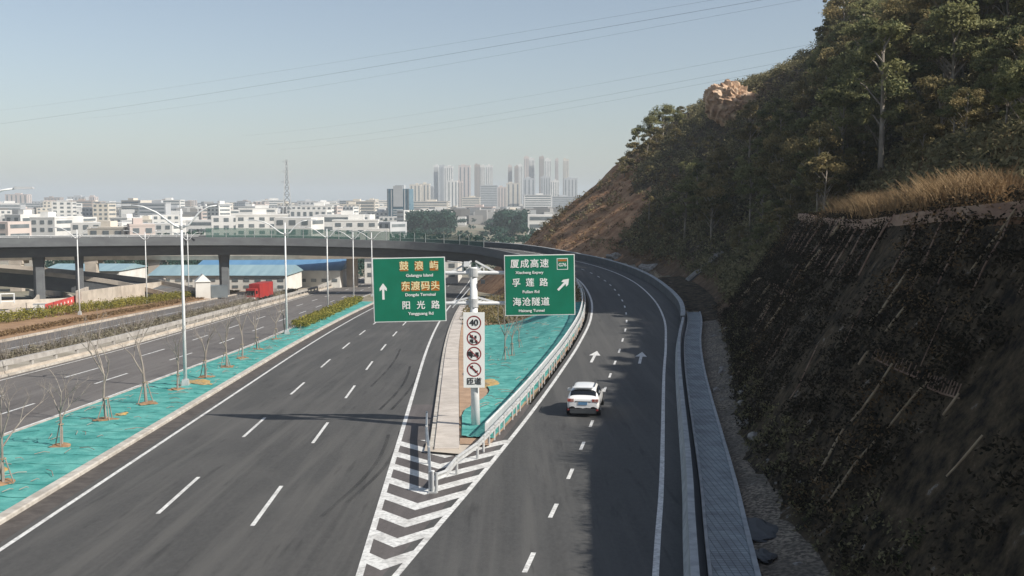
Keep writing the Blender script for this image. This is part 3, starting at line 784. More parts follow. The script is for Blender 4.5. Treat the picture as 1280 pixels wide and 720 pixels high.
def ns(sc_, det=8):
    x = n.new('ShaderNodeTexNoise'); x.inputs['Scale'].default_value = sc_; x.inputs['Detail'].default_value = det; x.inputs['Roughness'].default_value = .7
    L.new(tc.outputs['Object'], x.inputs[0]); return x.outputs[0]
def rp2(v, stops):
    x = n.new('ShaderNodeValToRGB'); e = x.color_ramp.elements
    for k, (p, c) in enumerate(stops):
        el = e[0] if k == 0 else (e[1] if k == len(stops) - 1 else e.new(p)); el.position = p; el.color = (*c, 1)
    L.new(v, x.inputs[0]); return x.outputs[0]
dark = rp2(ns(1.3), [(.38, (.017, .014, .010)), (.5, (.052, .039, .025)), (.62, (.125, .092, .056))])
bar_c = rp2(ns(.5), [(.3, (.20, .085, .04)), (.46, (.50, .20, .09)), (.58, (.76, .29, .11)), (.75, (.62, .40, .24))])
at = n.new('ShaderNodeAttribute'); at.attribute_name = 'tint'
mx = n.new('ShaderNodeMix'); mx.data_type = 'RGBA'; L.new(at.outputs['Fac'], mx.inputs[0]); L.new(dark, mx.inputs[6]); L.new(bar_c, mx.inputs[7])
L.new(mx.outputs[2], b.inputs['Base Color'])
bp = n.new('ShaderNodeBump'); bp.inputs['Strength'].default_value = 1; bp.inputs['Distance'].default_value = .25
L.new(ns(2.5), bp.inputs['Height']); L.new(bp.outputs[0], b.inputs['Normal'])
M['hill'] = m
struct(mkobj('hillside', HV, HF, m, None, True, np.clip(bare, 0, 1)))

# gravel strip between the walkway and the hill foot
M['gravel'] = mat('gravel', (.085, .068, .048), .95, (.33, .27, .20), 7, detail=9, lo=.42, hi=.60, bump=1, bscale=9, col3=(.10, .085, .065), scale3=.5, amt3=.6)
V = []; k = 0; gyl = np.arange(-24, 150, 1.0)
for y in gyl:
    s_ = s_of_y(y); a = ramp_at(s_, 2.45 if y > 112 else b_off(int(np.searchsorted(cum, s_))) + 2.0)
    dd = TP[np.argmin(abs(TP[:, 1] - y) + (TP[:, 0] < 5) * 100)]
    for t in np.linspace(0, 1, 12):
        x = a.x * (1 - t) + (dd[0] + .9) * t
        e = math.sin(math.pi * t)
        V.append((x, y, a.z * (1 - t) + (dd[2] + .5) * t + .02 + .22 * e * (float(vnoise(np.array([x]), np.array([y]), .7, 5)[0]) - .35) - (.12 if t == 1 else 0)))
w = 12; ig_ = int(np.searchsorted(gyl, 103))
struct(mkobj('gravel_verge', V, [(i * w + k, i * w + k + 1, (i + 1) * w + k + 1, (i + 1) * w + k) for i in range(ig_) for k in range(w - 1)], M['gravel'], None, True))
struct(mkobj('earth_bank', V, [(i * w + k, i * w + k + 1, (i + 1) * w + k + 1, (i + 1) * w + k) for i in range(ig_, len(gyl) - 1) for k in range(w - 1)], M['hill'], None, True))

# ------------------------------------------------------------------ foliage tools
def leaves(centres, n_per, spread, size, flat=.5, seed=1, up=0.3, elong=1.6):
    """quads scattered round centres: returns V (4N,3), F (N,4), tint"""
    r = np.random.default_rng(seed); C = np.repeat(np.asarray(centres, float), n_per, 0); N = len(C)
    sp = np.repeat(np.broadcast_to(np.asarray(spread, float), (len(centres), 3)), n_per, 0)
    dirv = r.normal(size=(N, 3)); dirv /= np.linalg.norm(dirv, axis=1)[:, None]
    rad = r.random(N) ** .45
    P = C + dirv * rad[:, None] * sp
    nrm = dirv * .6 + r.normal(size=(N, 3)) * .6; nrm[:, 2] += up; nrm /= np.linalg.norm(nrm, axis=1)[:, None]
    a = np.cross(nrm, r.normal(size=(N, 3))); a /= np.linalg.norm(a, axis=1)[:, None]; bb = np.cross(nrm, a)
    sz = size * (.6 + .8 * r.random(N)); a *= (sz * elong / 2)[:, None]; bb *= (sz / 2)[:, None]
    V = np.stack([P - a, P + bb * .8, P + a, P - bb * .8], 1).reshape(-1, 3)
    tint = np.repeat(r.random(len(centres)) * .55, n_per) + r.random(N) * .45
    return V, np.arange(4 * N).reshape(-1, 4), tint
G_TREE = [(0.0375, 0.0624, 0.025), (0.085, 0.13, 0.045), (0.15, 0.2015, 0.0688), (0.2375, 0.273, 0.1), (0.3625, 0.338, 0.15)]
G_OLIVE = [(0.0575, 0.0658, 0.0276), (0.1092, 0.1136, 0.0437), (0.1725, 0.1674, 0.0633), (0.2645, 0.2213, 0.0862), (0.3565, 0.2751, 0.1265)]
G_SHRUB = [(0.0275, 0.0364, 0.0163), (0.0625, 0.078, 0.0312), (0.1187, 0.1365, 0.0525), (0.2, 0.2015, 0.0813), (0.375, 0.325, 0.175)]
M['leaf'] = mat('leaf_green', (.05, .07, .03), .75, tint=G_TREE, spec=.25)
M['leaf_olive'] = mat('leaf_olive', (.05, .07, .03), .75, tint=G_OLIVE, spec=.25)
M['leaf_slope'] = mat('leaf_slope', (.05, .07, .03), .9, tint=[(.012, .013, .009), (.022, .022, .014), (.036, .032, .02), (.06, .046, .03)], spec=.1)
M['leaf_dark'] = mat('leaf_shrub', (.05, .07, .03), .85, tint=G_SHRUB, spec=.2)
M['leaf_yellow'] = mat('leaf_yellow_green', (.2, .2, .05), .8, tint=[(.06, .08, .02), (.14, .16, .03), (.28, .26, .05), (.42, .36, .08)], spec=.2)
M['leaf_rust'] = mat('leaf_rust', (.2, .1, .05), .9, tint=[(.08, .045, .02), (.16, .09, .04), (.26, .15, .07), (.36, .25, .14)], spec=.1)
M['grass_dry'] = mat('grass_dry', (.3, .2, .1), .9, tint=[(.10, .06, .03), (.19, .12, .06), (.28, .19, .10), (.42, .30, .17)], spec=.1)
M['leaf_city'] = mat('leaf_city', (.04, .07, .05), .9, tint=[(.02, .045, .04), (.03, .07, .055), (.05, .10, .07)], spec=.1)

def tree_mesh(h, cr, seed, kind='round', nl=150, ncl=34, leaf=.3, trunk_m='bark_pale', leaf_m='leaf'):
    r = random.Random(seed); mt = MB(); cen = []
    lean = (r.uniform(-.06, .06) * h, r.uniform(-.06, .06) * h)
    top = Vector((lean[0], lean[1], h * .86))
    tr = [Vector((0, 0, -.6)), Vector((lean[0] * .2, lean[1] * .2 + .1, h * .3)), Vector((lean[0] * .7, lean[1] * .6, h * .6)), top]
    r0 = .016 * h + .05
    mt.tube(tr, [r0, r0 * .75, r0 * .5, r0 * .15], 7)
    for k in range(ncl):
        f = r.random()
        if kind == 'tall':
            z = h * (.42 + .56 * f); w = cr * (.35 + .75 * math.sin(math.pi * min(1, (f * .85 + .15)))) * r.uniform(.25, 1)
        elif kind == 'umbrella':
            z = h * (.62 + .36 * f); w = cr * (1.1 - .7 * f) * r.uniform(.3, 1)
        else:
            z = h * (.28 + .7 * f); w = cr * math.sqrt(max(.05, 1 - (2 * f - .95) ** 2)) * r.uniform(.35, 1)
        a = r.uniform(0, 2 * math.pi); c = Vector((lean[0] * z / h + w * math.cos(a), lean[1] * z / h + w * math.sin(a), z)); cen.append(c)
        if k % 2 == 0:
            zb = max(h * .2, z - w * .9 - .3); b0 = Vector((lean[0] * zb / h, lean[1] * zb / h, zb))
            mt.tube([b0, b0.lerp(c, .55) + Vector((0, 0, .15 * w)), c], [r0 * .33, r0 * .2, r0 * .06], 5, False)
    sp = np.array([[cr * q_, cr * q_ * r.uniform(.7, 1.2), cr * q_ * r.uniform(.4, .75)] for q_ in [r.choice((.16, .22, .3, .42)) for _ in cen]])
    V, Fq, t = leaves([tuple(c) for c in cen], nl, sp, leaf, seed=seed)
    return mt, V, Fq, t, trunk_m, leaf_m
TREE_PROTO = []
specs = [(11, 3.0, 'tall', 210, 30, .24, 'leaf'), (13, 3.6, 'tall', 200, 34, .25, 'leaf_olive'), (9, 3.6, 'round', 210, 32, .24, 'leaf'), (8, 3.0, 'round', 190, 26, .23, 'leaf_olive'),
         (12, 4.0, 'umbrella', 200, 26, .24, 'leaf'), (10, 2.8, 'tall', 150, 20, .22, 'leaf_olive'), (7, 2.8, 'round', 170, 22, .21, 'leaf_olive'), (14, 3.2, 'tall', 180, 28, .24, 'leaf')]
for i, (h, cr, kd, nl, ncl, lf_, lm) in enumerate(specs):
    mt, V, Fq, t, tm, lm = tree_mesh(h, cr, 40 + i, kd, nl, ncl, lf_, leaf_m=lm)
    root = empty('hill_tree', (0, 0, -500)); mt.build('trunk', M[tm], root, True); mkobj('crown', V, Fq, M[lm], root, False, t)
    root['h'] = h; TREE_PROTO.append(root)
used_proto = set()
def place_tree(i, x, y, z, sc_, label, group, cat='tree'):
    o = TREE_PROTO[i]
    if i in used_proto: o = copy_tree(o)
    used_proto.add(i)
    o.location = (x, y, z); o.scale = (sc_ * random.uniform(.9, 1.1), sc_ * random.uniform(.9, 1.1), sc_)
    o.rotation_euler = (random.uniform(-.05, .05), random.uniform(-.05, .05), random.uniform(0, 6.28))
    if 'forest' in group:
        u = x / y * F + 640; v = 255 - (z - H + 5) / y * F
        zone = ('at the right edge of the picture' if u > 1215 else 'right of the straw coloured grass' if u > 1120 and v > 150 else 'near the upper right corner' if u > 1120 else 'straight above the left end of the ledge' if u > 1010 and v > 150
                else 'under the big crest trees' if u > 1010 else 'low on the slope behind the bend' if v > 230 else 'right below the tan outcrop' if u > 900 and v > 140 else 'level with the tan outcrop' if u > 900 else 'beside the bare rusty soil of the spur' if u < 800 else 'between the spur trees and the outcrop')
        label = label.replace('in the hillside forest', zone)
    tag(o, label, cat, group); return o
TOPL = ['tall dark green slender tree in the hillside forest', 'very tall olive green tree in the hillside forest', 'broad dark green tree in the hillside forest', 'olive green rounded tree in the hillside forest',
        'flat topped dark green tree in the hillside forest', 'thin olive green tree in the hillside forest', 'small olive green tree in the hillside forest', 'tall dark green slender tree in the hillside forest']
cnt = 0; placed = []
r = random.Random(11)
def try_tree(x, y, sc_rng, kinds, mind, hmax=99):
    global cnt
    for (a, b_) in placed:
        if (a - x) ** 2 + (b_ - y) ** 2 < mind * mind: return False
    k = r.choice(kinds); q_ = r.uniform(*sc_rng); q_ = min(q_, hmax / TREE_PROTO[k]['h'])
    if q_ < .3: return False
    placed.append((x, y))
    place_tree(k, x, y, hz(x, y) - .2, q_, TOPL[k], 'trees of the hillside forest'); cnt += 1; return True
for _ in range(9000):
    if cnt >= 268: break
    y = r.uniform(28, 262) ; u = r.uniform(.10, .62)
    x = u * y
    d_, s_, _z = (float(v[0]) for v in toe_dist(np.array([x]), np.array([y])))
    if s_ < 100:
        if d_ < CUT_D + BW + 3.5 or d_ > 60: continue
        if d_ < CUT_D + BW + 12 and r.random() < .3: continue
        try_tree(x, y, (.55, 1.0), [0, 1, 2, 4, 7, 3, 5, 6], 3.3, (6.5 + d_) * .877 - (hz(x, y) - _z))
    else:
        if d_ < 5 or d_ > 75: continue
        if u < .13 and y > 160: continue
        zz = hz(x, y); el = (zz - H) / y
        far = y > 175; pxx = u * F + 640
        lim = H + y * (255 - (112 - (pxx - 870) * .5 if pxx > 870 else 112 + (870 - pxx) * .95)) / F - zz if u < .288 else 99
        if far and u < .31:
            if r.random() < .45 or (d_ > 26 and u > .165): continue
            try_tree(x, y, (.30, .55), [2, 3, 6, 5], 3.4, lim)
        else: try_tree(x, y, (.5, .9) if u < .31 else (.7, 1.2), [0, 1, 2, 3, 4, 5, 6, 7], 3.6, lim)
# lone silhouettes against the sky on the far spur
for (px, Y_, k, sc_) in ((780, 226, 6, .7), (790, 228, 3, .85), (800, 230, 0, .72), (812, 232, 4, .78), (826, 236, 4, .80), (838, 240, 4, .62), (850, 238, 2, .5), (806, 226, 6, .8), (820, 228, 3, .75)):
    x = (px - 640) / F * Y_
    place_tree(k, x, Y_, hz(x, Y_) - .3, sc_, '%s among the spur trees seen against the sky' % {780: 'leftmost', 790: 'second from left', 800: 'third from left', 812: 'tall flat topped one left of the middle', 826: 'tallest flat topped one', 838: 'last but one on the right', 850: 'rightmost', 806: 'small olive one under the flat topped one', 820: 'broad olive one in the middle'}[px], 'trees on the spur against the sky')
for (px, Y_, k, sc_) in ((1024, 112, 2, 1.05), (1048, 108, 0, 1.15), (1040, 150, 1, 1.15), (1056, 142, 2, 1.3), (1030, 158, 7, 1.05), (1075, 130, 7, 1.2), (1100, 120, 4, 1.1), (1130, 120, 1, 1.1)):
    x = (px - 640) / F * Y_
    place_tree(k, x, Y_, hz(x, Y_) - .3, sc_, {1024: 'nearest bushy tree standing at the left corner of the crest', 1048: 'tall dark tree just right of the bushy corner tree', 1040: 'big olive tree where the crest meets the top of the sky', 1056: 'broad dark green tree second from the left', 1030: 'leftmost tall dark tree of the hill crest against the sky', 1075: 'tall slender dark tree in the middle of the crest trees', 1100: 'flat topped big tree right of the middle of the crest', 1130: 'rightmost big olive tree at the hill crest'}[px], 'big trees at the hill crest')
for i, o in enumerate(TREE_PROTO):
    if i not in used_proto:
        for c in list(o.children): bpy.data.objects.remove(c)
        bpy.data.objects.remove(o)

# undergrowth: one uncountable cover
def scatter(n, fy, seed):
    rr = np.random.default_rng(seed); out = []
    while len(out) < n:
        y = rr.uniform(*fy[0], 4000); u = rr.uniform(*fy[1], 4000); x = u * y if not fy[3] else u
        d_, s_, _ = toe_dist(x, y)
        k = fy[2](x, y, d_, s_, rr.random(4000))
        for a, b_ in zip(x[k], y[k]): out.append((a, b_))
    out = np.array(out[:n]); return out
P = scatter(7000, ((40, 262), (.03, .62), lambda x, y, d_, s_, q: (d_ > np.where(s_ < 100, CUT_D + 5.0, 1.2)) & (d_ < 80) & ((x / y + (vnoise(x, y, .09, 61) - .5) * .05 + (vnoise(x, y, .3, 62) - .5) * .03 > .125) | (y < 165) | (q < .10)), False), 3)
z = hill_z(P[:, 0], P[:, 1]); c = np.column_stack([P, z + .6 + .7 * vnoise(P[:, 0], P[:, 1], .3, 41)])
V, Fq, t = leaves(c, 34, (1.0, 1.0, 1.0), .27, seed=5)
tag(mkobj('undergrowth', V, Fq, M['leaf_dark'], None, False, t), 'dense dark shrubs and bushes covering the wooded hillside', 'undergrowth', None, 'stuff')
P = scatter(650, ((150, 262), (.02, .16), lambda x, y, d_, s_, q: (d_ > 1), False), 13)
z = hill_z(P[:, 0], P[:, 1]); c = np.column_stack([P, z + .2])
V, Fq, t = leaves(c, 14, (1.0, 1.0, .4), .30, seed=15)
tag(mkobj('rusty_scrub', V, Fq, M['leaf_rust'], None, False, t), 'sparse rusty brown scrub on the bare far nose of the hill', 'scrub', None, 'stuff')
# creepers over the netted cut slope
P = scatter(3000, ((22, 112), (7, 32), lambda x, y, d_, s_, q: (d_ > .5) & (d_ < CUT_D + .8) & (s_ < 112) & (vnoise(x, y, .22, 21) + .25 * q > .42), True), 4)
z = hill_z(P[:, 0], P[:, 1]); c = np.column_stack([P[:, 0] - .15, P[:, 1], z + .12])
V, Fq, t = leaves(c, 30, (.7, .7, .3), .09, seed=6)
P_b = scatter(240, ((30, 112), (7, 32), lambda x, y, d_, s_, q: (d_ > .5) & (d_ < CUT_D + .8) & (s_ < 112) & (vnoise(x, y, .15, 51) > .62), True), 44)
V_, F_, t_2 = leaves(np.column_stack([P_b[:, 0] - .15, P_b[:, 1], hill_z(P_b[:, 0], P_b[:, 1]) + .15]), 30, (.6, .7, .35), .08, seed=46)
tag(mkobj('dry_slope_weeds', V_, F_, M['leaf_rust'], None, False, t_2 * .7), 'patches of dry brown weeds on the dark cut slope', 'weeds', None, 'stuff')
tag(mkobj('slope_creepers', V, Fq, M['leaf_slope'], None, False, t), 'dark creepers and weeds growing over the steep netted cut slope', 'creepers', None, 'stuff')
P = scatter(900, ((14, 100), (7, 28), lambda x, y, d_, s_, q: (d_ > -.6) & (d_ < 1.6) & (s_ < 100) & (q < .6), True), 24)
z = hill_z(P[:, 0], P[:, 1]); c = np.column_stack([P, z + .05])
V, Fq, t = leaves(c, 22, (.3, .3, .2), .09, seed=26)
tag(mkobj('weeds', V, Fq, M['leaf_dark'], None, False, t), 'low weeds along the foot of the cut slope beside the gravel', 'weeds', None, 'stuff')

def blades(P, Z, n_per, hgt, rad, wid, seed, droop=.35):
    r_ = np.random.default_rng(seed); N = len(P) * n_per
    b0 = np.repeat(np.column_stack([P, Z]), n_per, 0) + np.column_stack([r_.normal(size=(N, 2)) * rad, np.zeros(N)])
    hh = hgt * (.5 + .7 * r_.random(N)); a = r_.random(N) * 6.283; dv = np.column_stack([np.cos(a), np.sin(a), np.zeros(N)])
    wv = np.column_stack([-np.sin(a), np.cos(a), np.zeros(N)]) * wid / 2
    b1 = b0 + dv * (hh * droop * .35)[:, None] + np.array([0, 0, 1]) * (hh * .6)[:, None]
    b2 = b0 + dv * (hh * droop)[:, None] + np.array([0, 0, 1]) * hh[:, None]
    V = np.stack([b0 - wv, b0 + wv, b1 + wv, b1 - wv, b2 + wv * .3, b2 - wv * .3], 1).reshape(-1, 3)
    i = np.arange(N)[:, None] * 6
    Fq = np.concatenate([i + np.array([[0, 1, 2, 3]]), i + np.array([[3, 2, 4, 5]])])
    tt = np.repeat(r_.random(len(P)) * .5, n_per) + r_.random(N) * .5
    return V, Fq, np.concatenate([tt, tt])
P = scatter(430, ((34, 98), (14, 60), lambda x, y, d_, s_, q: (d_ > CUT_D + 1.0) & (d_ < CUT_D + BW + 1) & (s_ < 96) & ((x / y < .475) & (x / y > .355) & (q < .8) | (q < .07)), True), 14)
z = hill_z(P[:, 0], P[:, 1])
V, Fq, t = blades(P, z - .1, 90, 1.45, .5, .035, 8, .75)
P2_ = P[::3]; V_, F_, t_2 = leaves(np.column_stack([P2_, hill_z(P2_[:, 0], P2_[:, 1]) + .5]), 40, (.6, .6, .55), .11, seed=88)
tag(mkobj('ledge_scrub', V_, F_, M['leaf_rust'], None, False, t_2), 'reddish brown scrub among the dry grass on the ledge', 'scrub', None, 'stuff')
tag(mkobj('tall_dry_grass', V, Fq, M['grass_dry'], None, False, t), 'tall straw coloured dry grass on the ledge above the cut slope', 'dry grass', None, 'stuff')
P = scatter(1000, ((34, 110), (12, 60), lambda x, y, d_, s_, q: (d_ > CUT_D + BW) & (d_ < CUT_D + BW + 12) & (s_ < 108), True), 15)
z = hill_z(P[:, 0], P[:, 1])
V, Fq, t = blades(P, z - .1, 45, 1.0, .4, .04, 9)
tag(mkobj('dry_grass', V, Fq, M['grass_dry'], None, False, t * .6), 'short brown dry grass on the bank behind the ledge', 'dry grass', None, 'stuff')

# ledge edging and anchored rods on the netted slope
edge = []
for a, b_ in zip(TP[:-1], TP[1:]):
    if 20 < a[1] < 94:
        t_ = (b_ - a)[:2]; t_ /= np.linalg.norm(t_); nrm_ = np.array([t_[1], -t_[0]])
        p = a[:2] + nrm_ * (CUT_D - .05); edge.append(Vector((p[0], p[1], a[2] + CUT_D * T_CUT + .05)))
M['timber'] = mat('weathered_timber', (.22, .13, .09), .9, (.36, .25, .18), 2, bump=.4, stretch=(1, .2, 1))
tag(sweep(edge, [(-.30, -.45), (.30, -.45), (.30, .10), (-.30, .06)]).build('ledge_edging', M['timber']), 'long reddish brown timber edging along the ledge at the top of the cut slope', 'edging')
def hit_hill(px, py):
    u = (px - 640) / F; v = (360 - py) / F
    dy = math.cos(PITCH) + v * math.sin(PITCH); dz = -math.sin(PITCH) + v * math.cos(PITCH)
    T = np.arange(14, 200, .25); Xr, Yr, Zr = u * T, dy * T, H + dz * T
    d_, _, _ = toe_dist(Xr, Yr); zz = hill_z(Xr, Yr)
    k = np.where((d_ > 0) & (zz > Zr))[0]
    if len(k) == 0: return None
    k = k[0]; return Vector((Xr[k], Yr[k], Zr[k]))
rods = [((1275, 272), (1219, 346)), ((1143, 343), (1091, 408)), ((1058, 278), (1038, 304)), ((1028, 318), (1008, 343)), ((1111, 283), (1096, 301)), ((1034, 274), (1021, 290)),
        ((1136, 391), (1110, 427)), ((1121, 464), (1067, 537)), ((1167, 481), (1114, 545)), ((944, 436), (924, 472)), ((973, 371), (948, 408)), ((1090, 448), (1078, 466)),
        ((1060, 545), (1024, 612)), ((1100, 560), (1040, 640)), ((990, 372), (960, 414)), ((1205, 505), (1185, 530)), ((1220, 282), (1200, 310)), ((966, 358), (945, 384)), ((953, 350), (930, 372)), ((1235, 560), (1190, 610))]
rg = 0
for (a, b_) in rods:
    A, B = hit_hill(*a), hit_hill(*b_)
    if A is None or B is None or (A - B).length > 12: continue
    nrm_ = Vector((-.75, -.1, .65))
    pts = [A.lerp(B, t) + Vector((0, 0, 0)) for t in (0, .35, .7, 1)]
    pts = [Vector((p.x, p.y, hz(p.x, p.y))) + nrm_ * .22 for p in pts]
    rr_ = .0014 * A.y
    tag(MB().tube(pts, [rr_ * .8, rr_, rr_, rr_ * .7], 6).build('anchor_rod', M['asb']), 'pale brown rod lying down the dark netted cut slope', 'rod', 'rods anchoring the net on the cut slope')
# regular faint rods in rows, between the conspicuous ones
rq = random.Random(33)
for row, (da, db) in enumerate(((6.95, 5.2), (4.9, 3.6), (3.2, 1.9))):
    for yy_ in np.arange(30, 92, 2.3):
        if rq.random() < (.25, .6, .7)[row]: continue
        j = int(np.argmin(abs(TP[:, 1] - yy_) + (TP[:, 0] < 5) * 100)); a = TP[j]; t_ = (TP[j + 1] - TP[j - 1])[:2]; t_ /= np.linalg.norm(t_); nrm2 = np.array([t_[1], -t_[0]])
        pts = []
        for k in range(4):
            dd_ = da + (db - da) * k / 3; q_ = a[:2] + nrm2 * dd_ - t_ * (k * .42); pts.append(Vector((q_[0], q_[1], hz(*q_))) + Vector((-.75, -.1, .65)) * .2)
        rr_ = (.0010, .0006, .0006)[row] * yy_
        tag(MB().tube(pts, [rr_, rr_, rr_, rr_ * .8], 5).build('anchor_rod', M['timber']), 'thin brown rod in the %s row of the netted cut slope' % ('top', 'middle', 'bottom')[row], 'rod', 'thin rods in rows on the cut slope')
combs = [((1097, 452), (1153, 478)), ((1164, 489), (1204, 503)), ((966, 360), (996, 381))]
for (a, b_) in combs:
    A, B = hit_hill(*a), hit_hill(*b_)
    if A is None or B is None: continue
    root = empty('brush_fence', A, 0, 'short row of canes lying side by side on a step of the cut slope', 'cane row', 'cane rows stepping across the cut slope')
    n_ = 12
    for k in range(n_):
        p = A.lerp(B, k / (n_ - 1)); p = Vector((p.x, p.y, p.z)) + Vector((-.22, 0, .12))
        local(MB().tube([p, p + Vector((.22, .16 + random.uniform(-.03, .03), .36 + random.uniform(-.03, .06)))], .0006 * A.y, 4), root).build('cane', M['timber'], root)

    local(MB().tube([A + Vector((-.12, 0, .12)), A.lerp(B, .5) + Vector((-.16, 0, .1)), B + Vector((-.12, 0, .12))], .03, 5), root).build('binding_rail', M['timber'], root)

# rocks, outcrop, chute
def rock_mesh(sx, sy, sz, seed, sub=2):
    bm = bmesh.new(); bmesh.ops.create_icosphere(bm, subdivisions=sub, radius=1); rr = random.Random(seed)
    ph = [rr.uniform(0, 6) for _ in range(6)]
    for v in bm.verts:
        c = v.co; k = 1 + .22 * math.sin(c.x * 3 + ph[0]) * math.cos(c.y * 4 + ph[1]) + .16 * math.sin(c.z * 6 + ph[2] + c.x * 5) + rr.uniform(-.1, .1)
        v.co = Vector((c.x * sx * k, c.y * sy * k, c.z * sz * k))
    me = bpy.data.meshes.new('rock'); bm.to_mesh(me); bm.free(); return me
M['rock'] = mat('rock_pale', (.22, .20, .18), .9, (.36, .33, .29), 3, bump=.6)
M['rock_tan'] = mat('rock_tan', (.46, .30, .19), .9, (.24, .15, .10), .7, bump=1, bscale=2, col3=(.60, .45, .32), scale3=.5, amt3=.8)
for k in range(46):
    y = r.uniform(18, 104); dd = TP[np.argmin(abs(TP[:, 1] - y) + (TP[:, 0] < 5) * 100)]
    x = dd[0] + r.uniform(-1.3, .9); s_ = r.choice((.07, .1, .14, .2, .28))
    me = rock_mesh(s_ * 1.3, s_, s_ * .8, k); me.materials.append(M['rock'])
    o = bpy.data.objects.new('rock', me); COL.objects.link(o); o.location = (x, y, max(hz(x, y), zp(y) - .1 if y < 60 else -2.6) + s_ * .5)
    o.rotation_euler = (0, 0, r.uniform(0, 6)); tag(o, 'small pale stone lying at the foot of the dark cut slope', 'rock', 'loose stones at the foot of the slope')
# tan outcrop on the skyline
oc = None
Y_ = 214; x_ = (908 - 640) / F * Y_
zt = PX(908, 125, Y_)
bm = bmesh.new(); bmesh.ops.create_icosphere(bm, subdivisions=5, radius=1)
for v in bm.verts:
    c = v.co.copy(); q = np.array([c.x * 3]), np.array([c.z * 3 + c.y * 2])
    k = 1 + .35 * (float(vnoise(*q, 1.2, 31)[0]) - .5) + .25 * (float(vnoise(*q, 3.1, 32)[0]) - .5) + .12 * (float(vnoise(*q, 7, 33)[0]) - .5)
    v.co = Vector((c.x * 5.4 * k, c.y * 4 * k, c.z * 4.5 * k + (c.x * -1.3)))
me = bpy.data.meshes.new('rock_outcrop'); bm.to_mesh(me); bm.free(); me.materials.append(M['rock_tan'])
oc = bpy.data.objects.new('rock_outcrop', me); COL.objects.link(oc)
for Yt in range(150, 260, 2):
    xt = (910 - 640) / F * Yt; zl = PX(910, 132, Yt).z
    if hz(xt, Yt) > zl - 3: break
oc.location = (xt, Yt + 1.0, PX(910, 131, Yt).z); tag(oc, 'bare tan rock outcrop high on the skyline of the hill', 'rock outcrop')
# drainage chute in the gully past the bend
A, B = hit_hill(903, 318), hit_hill(858, 366)
if A and B:
    ch = empty('drainage_chute', B, 0, 'pale concrete drainage chute coming down the dark gully behind the bend', 'drain')
    d_ = (A - B); n_ = 8; path = [Vector((B.x + d_.x * k / n_, B.y + d_.y * k / n_, hz(B.x + d_.x * k / n_, B.y + d_.y * k / n_) + .25)) for k in range(n_ + 1)]
    local(sweep(path, [(-.8, -1.4), (.8, -1.4), (.8, 0), (-.8, 0)]), ch).build('bed', M['concrete_grey'], ch)
    for s_ in (-.75, .75): local(sweep(path, [(s_ - .14, 0), (s_ + .14, 0), (s_ + .14, .4), (s_ - .14, .4)]), ch).build('side_wall', M['concrete'], ch)
for (px, py, sx, sz, k) in ((812, 345, 2.4, 2.0, 1), (770, 322, 1.6, .9, 3), (870, 385, 1.2, .8, 5)):
    p = hit_hill(px, py)
    if p:
        me = rock_mesh(sx, sx * .7, sz, 70 + k, 3); me.materials.append(M['rock']); o = bpy.data.objects.new('boulder', me); COL.objects.link(o); o.location = p
        tag(o, {1: 'large rounded grey boulder just behind the barrier on the bend', 2: 'wide flat boulder in the gully right of the drainage chute', 3: 'small grey boulder above the barrier near the right sign', 5: 'little boulder at the end of the walkway'}[k], 'boulder')
# dark scrap of netting and rubble patches on the gravel
for (px, py, w_, l_, lab) in ((945, 662, .55, 1.1, 'crumpled black net scrap lying on the gravel beside the walkway'), (954, 695, .25, .5, 'small black rag on the gravel near the bottom of the picture')):
    p = U(px, py, dz=.2); me = rock_mesh(w_ * 1.3, l_, .10, 3, 3); me.materials.append(M['black_sheet'])
    o = bpy.data.objects.new('net_scrap', me); COL.objects.link(o); o.location = p; tag(o, lab, 'scrap')

# ------------------------------------------------------------------ sign gantry
def text_mesh(name, body, size, m, parent, loc, rot=(math.pi / 2, 0, 0), ext=.008, bold=0.0, xs=1.0, align='CENTER'):
    cu = bpy.data.curves.new(name, 'FONT'); cu.body = body; cu.size = size; cu.extrude = ext; cu.align_x = align; cu.align_y = 'CENTER'
    to = bpy.data.objects.new(name, cu); COL.objects.link(to)
    dg = bpy.context.evaluated_depsgraph_get(); me = bpy.data.meshes.new_from_object(to.evaluated_get(dg))
    bpy.data.objects.remove(to)
    if bold:                                      # heavier strokes: the outline repeated a few millimetres apart
        Vb = [v.co.copy() for v in me.vertices]; Fb = [tuple(p.vertices) for p in me.polygons]; V2, F2 = [], []
        for q_, (ax, ay) in enumerate(((-1, 0), (1, 0), (0, 1), (0, -1))):
            n0 = len(V2); V2 += [(v.x + ax * bold * .9, v.y + ay * bold * .6, v.z + q_ * .0007) for v in Vb]; F2 += [tuple(i + n0 for i in f) for f in Fb]
        me = bpy.data.meshes.new(name); me.from_pydata(V2, [], F2); me.update()
    me.materials.clear(); me.materials.append(m)
    o = bpy.data.objects.new(name, me); COL.objects.link(o); o.parent = parent; o.location = loc; o.rotation_euler = rot; o.scale = (xs, 1, 1); return o
GY = 53.6; gb = Vector((PX(595, 540, GY).x, GY, zp(GY)))
g = empty('sign_gantry', gb, 0, 'white steel sign mast on the island with two cross arms carrying the green road signs', 'gantry')
def ZL(py): return PX(640, py, GY).z - gb.z
def XL(px): return PX(px, 400, GY).x - gb.x
mastx = XL(592)
MB().tube([(0, 0, -.2), (mastx * .5, 0, ZL(480)), (mastx, 0, ZL(334))], [.24, .22, .19], 16).build('mast', M['white_steel'], g, True)
MB().box((0, 0, .03), (.8, .8, .06)).build('base_plate', M['galv'], g)
mb = MB()
for k in range(8):
    a = k * math.pi / 4; mb.box((.3 * math.cos(a) * 1.05, .3 * math.sin(a) * 1.05, .1), (.05, .05, .12))
mb.build('bolts', M['galv'], g)
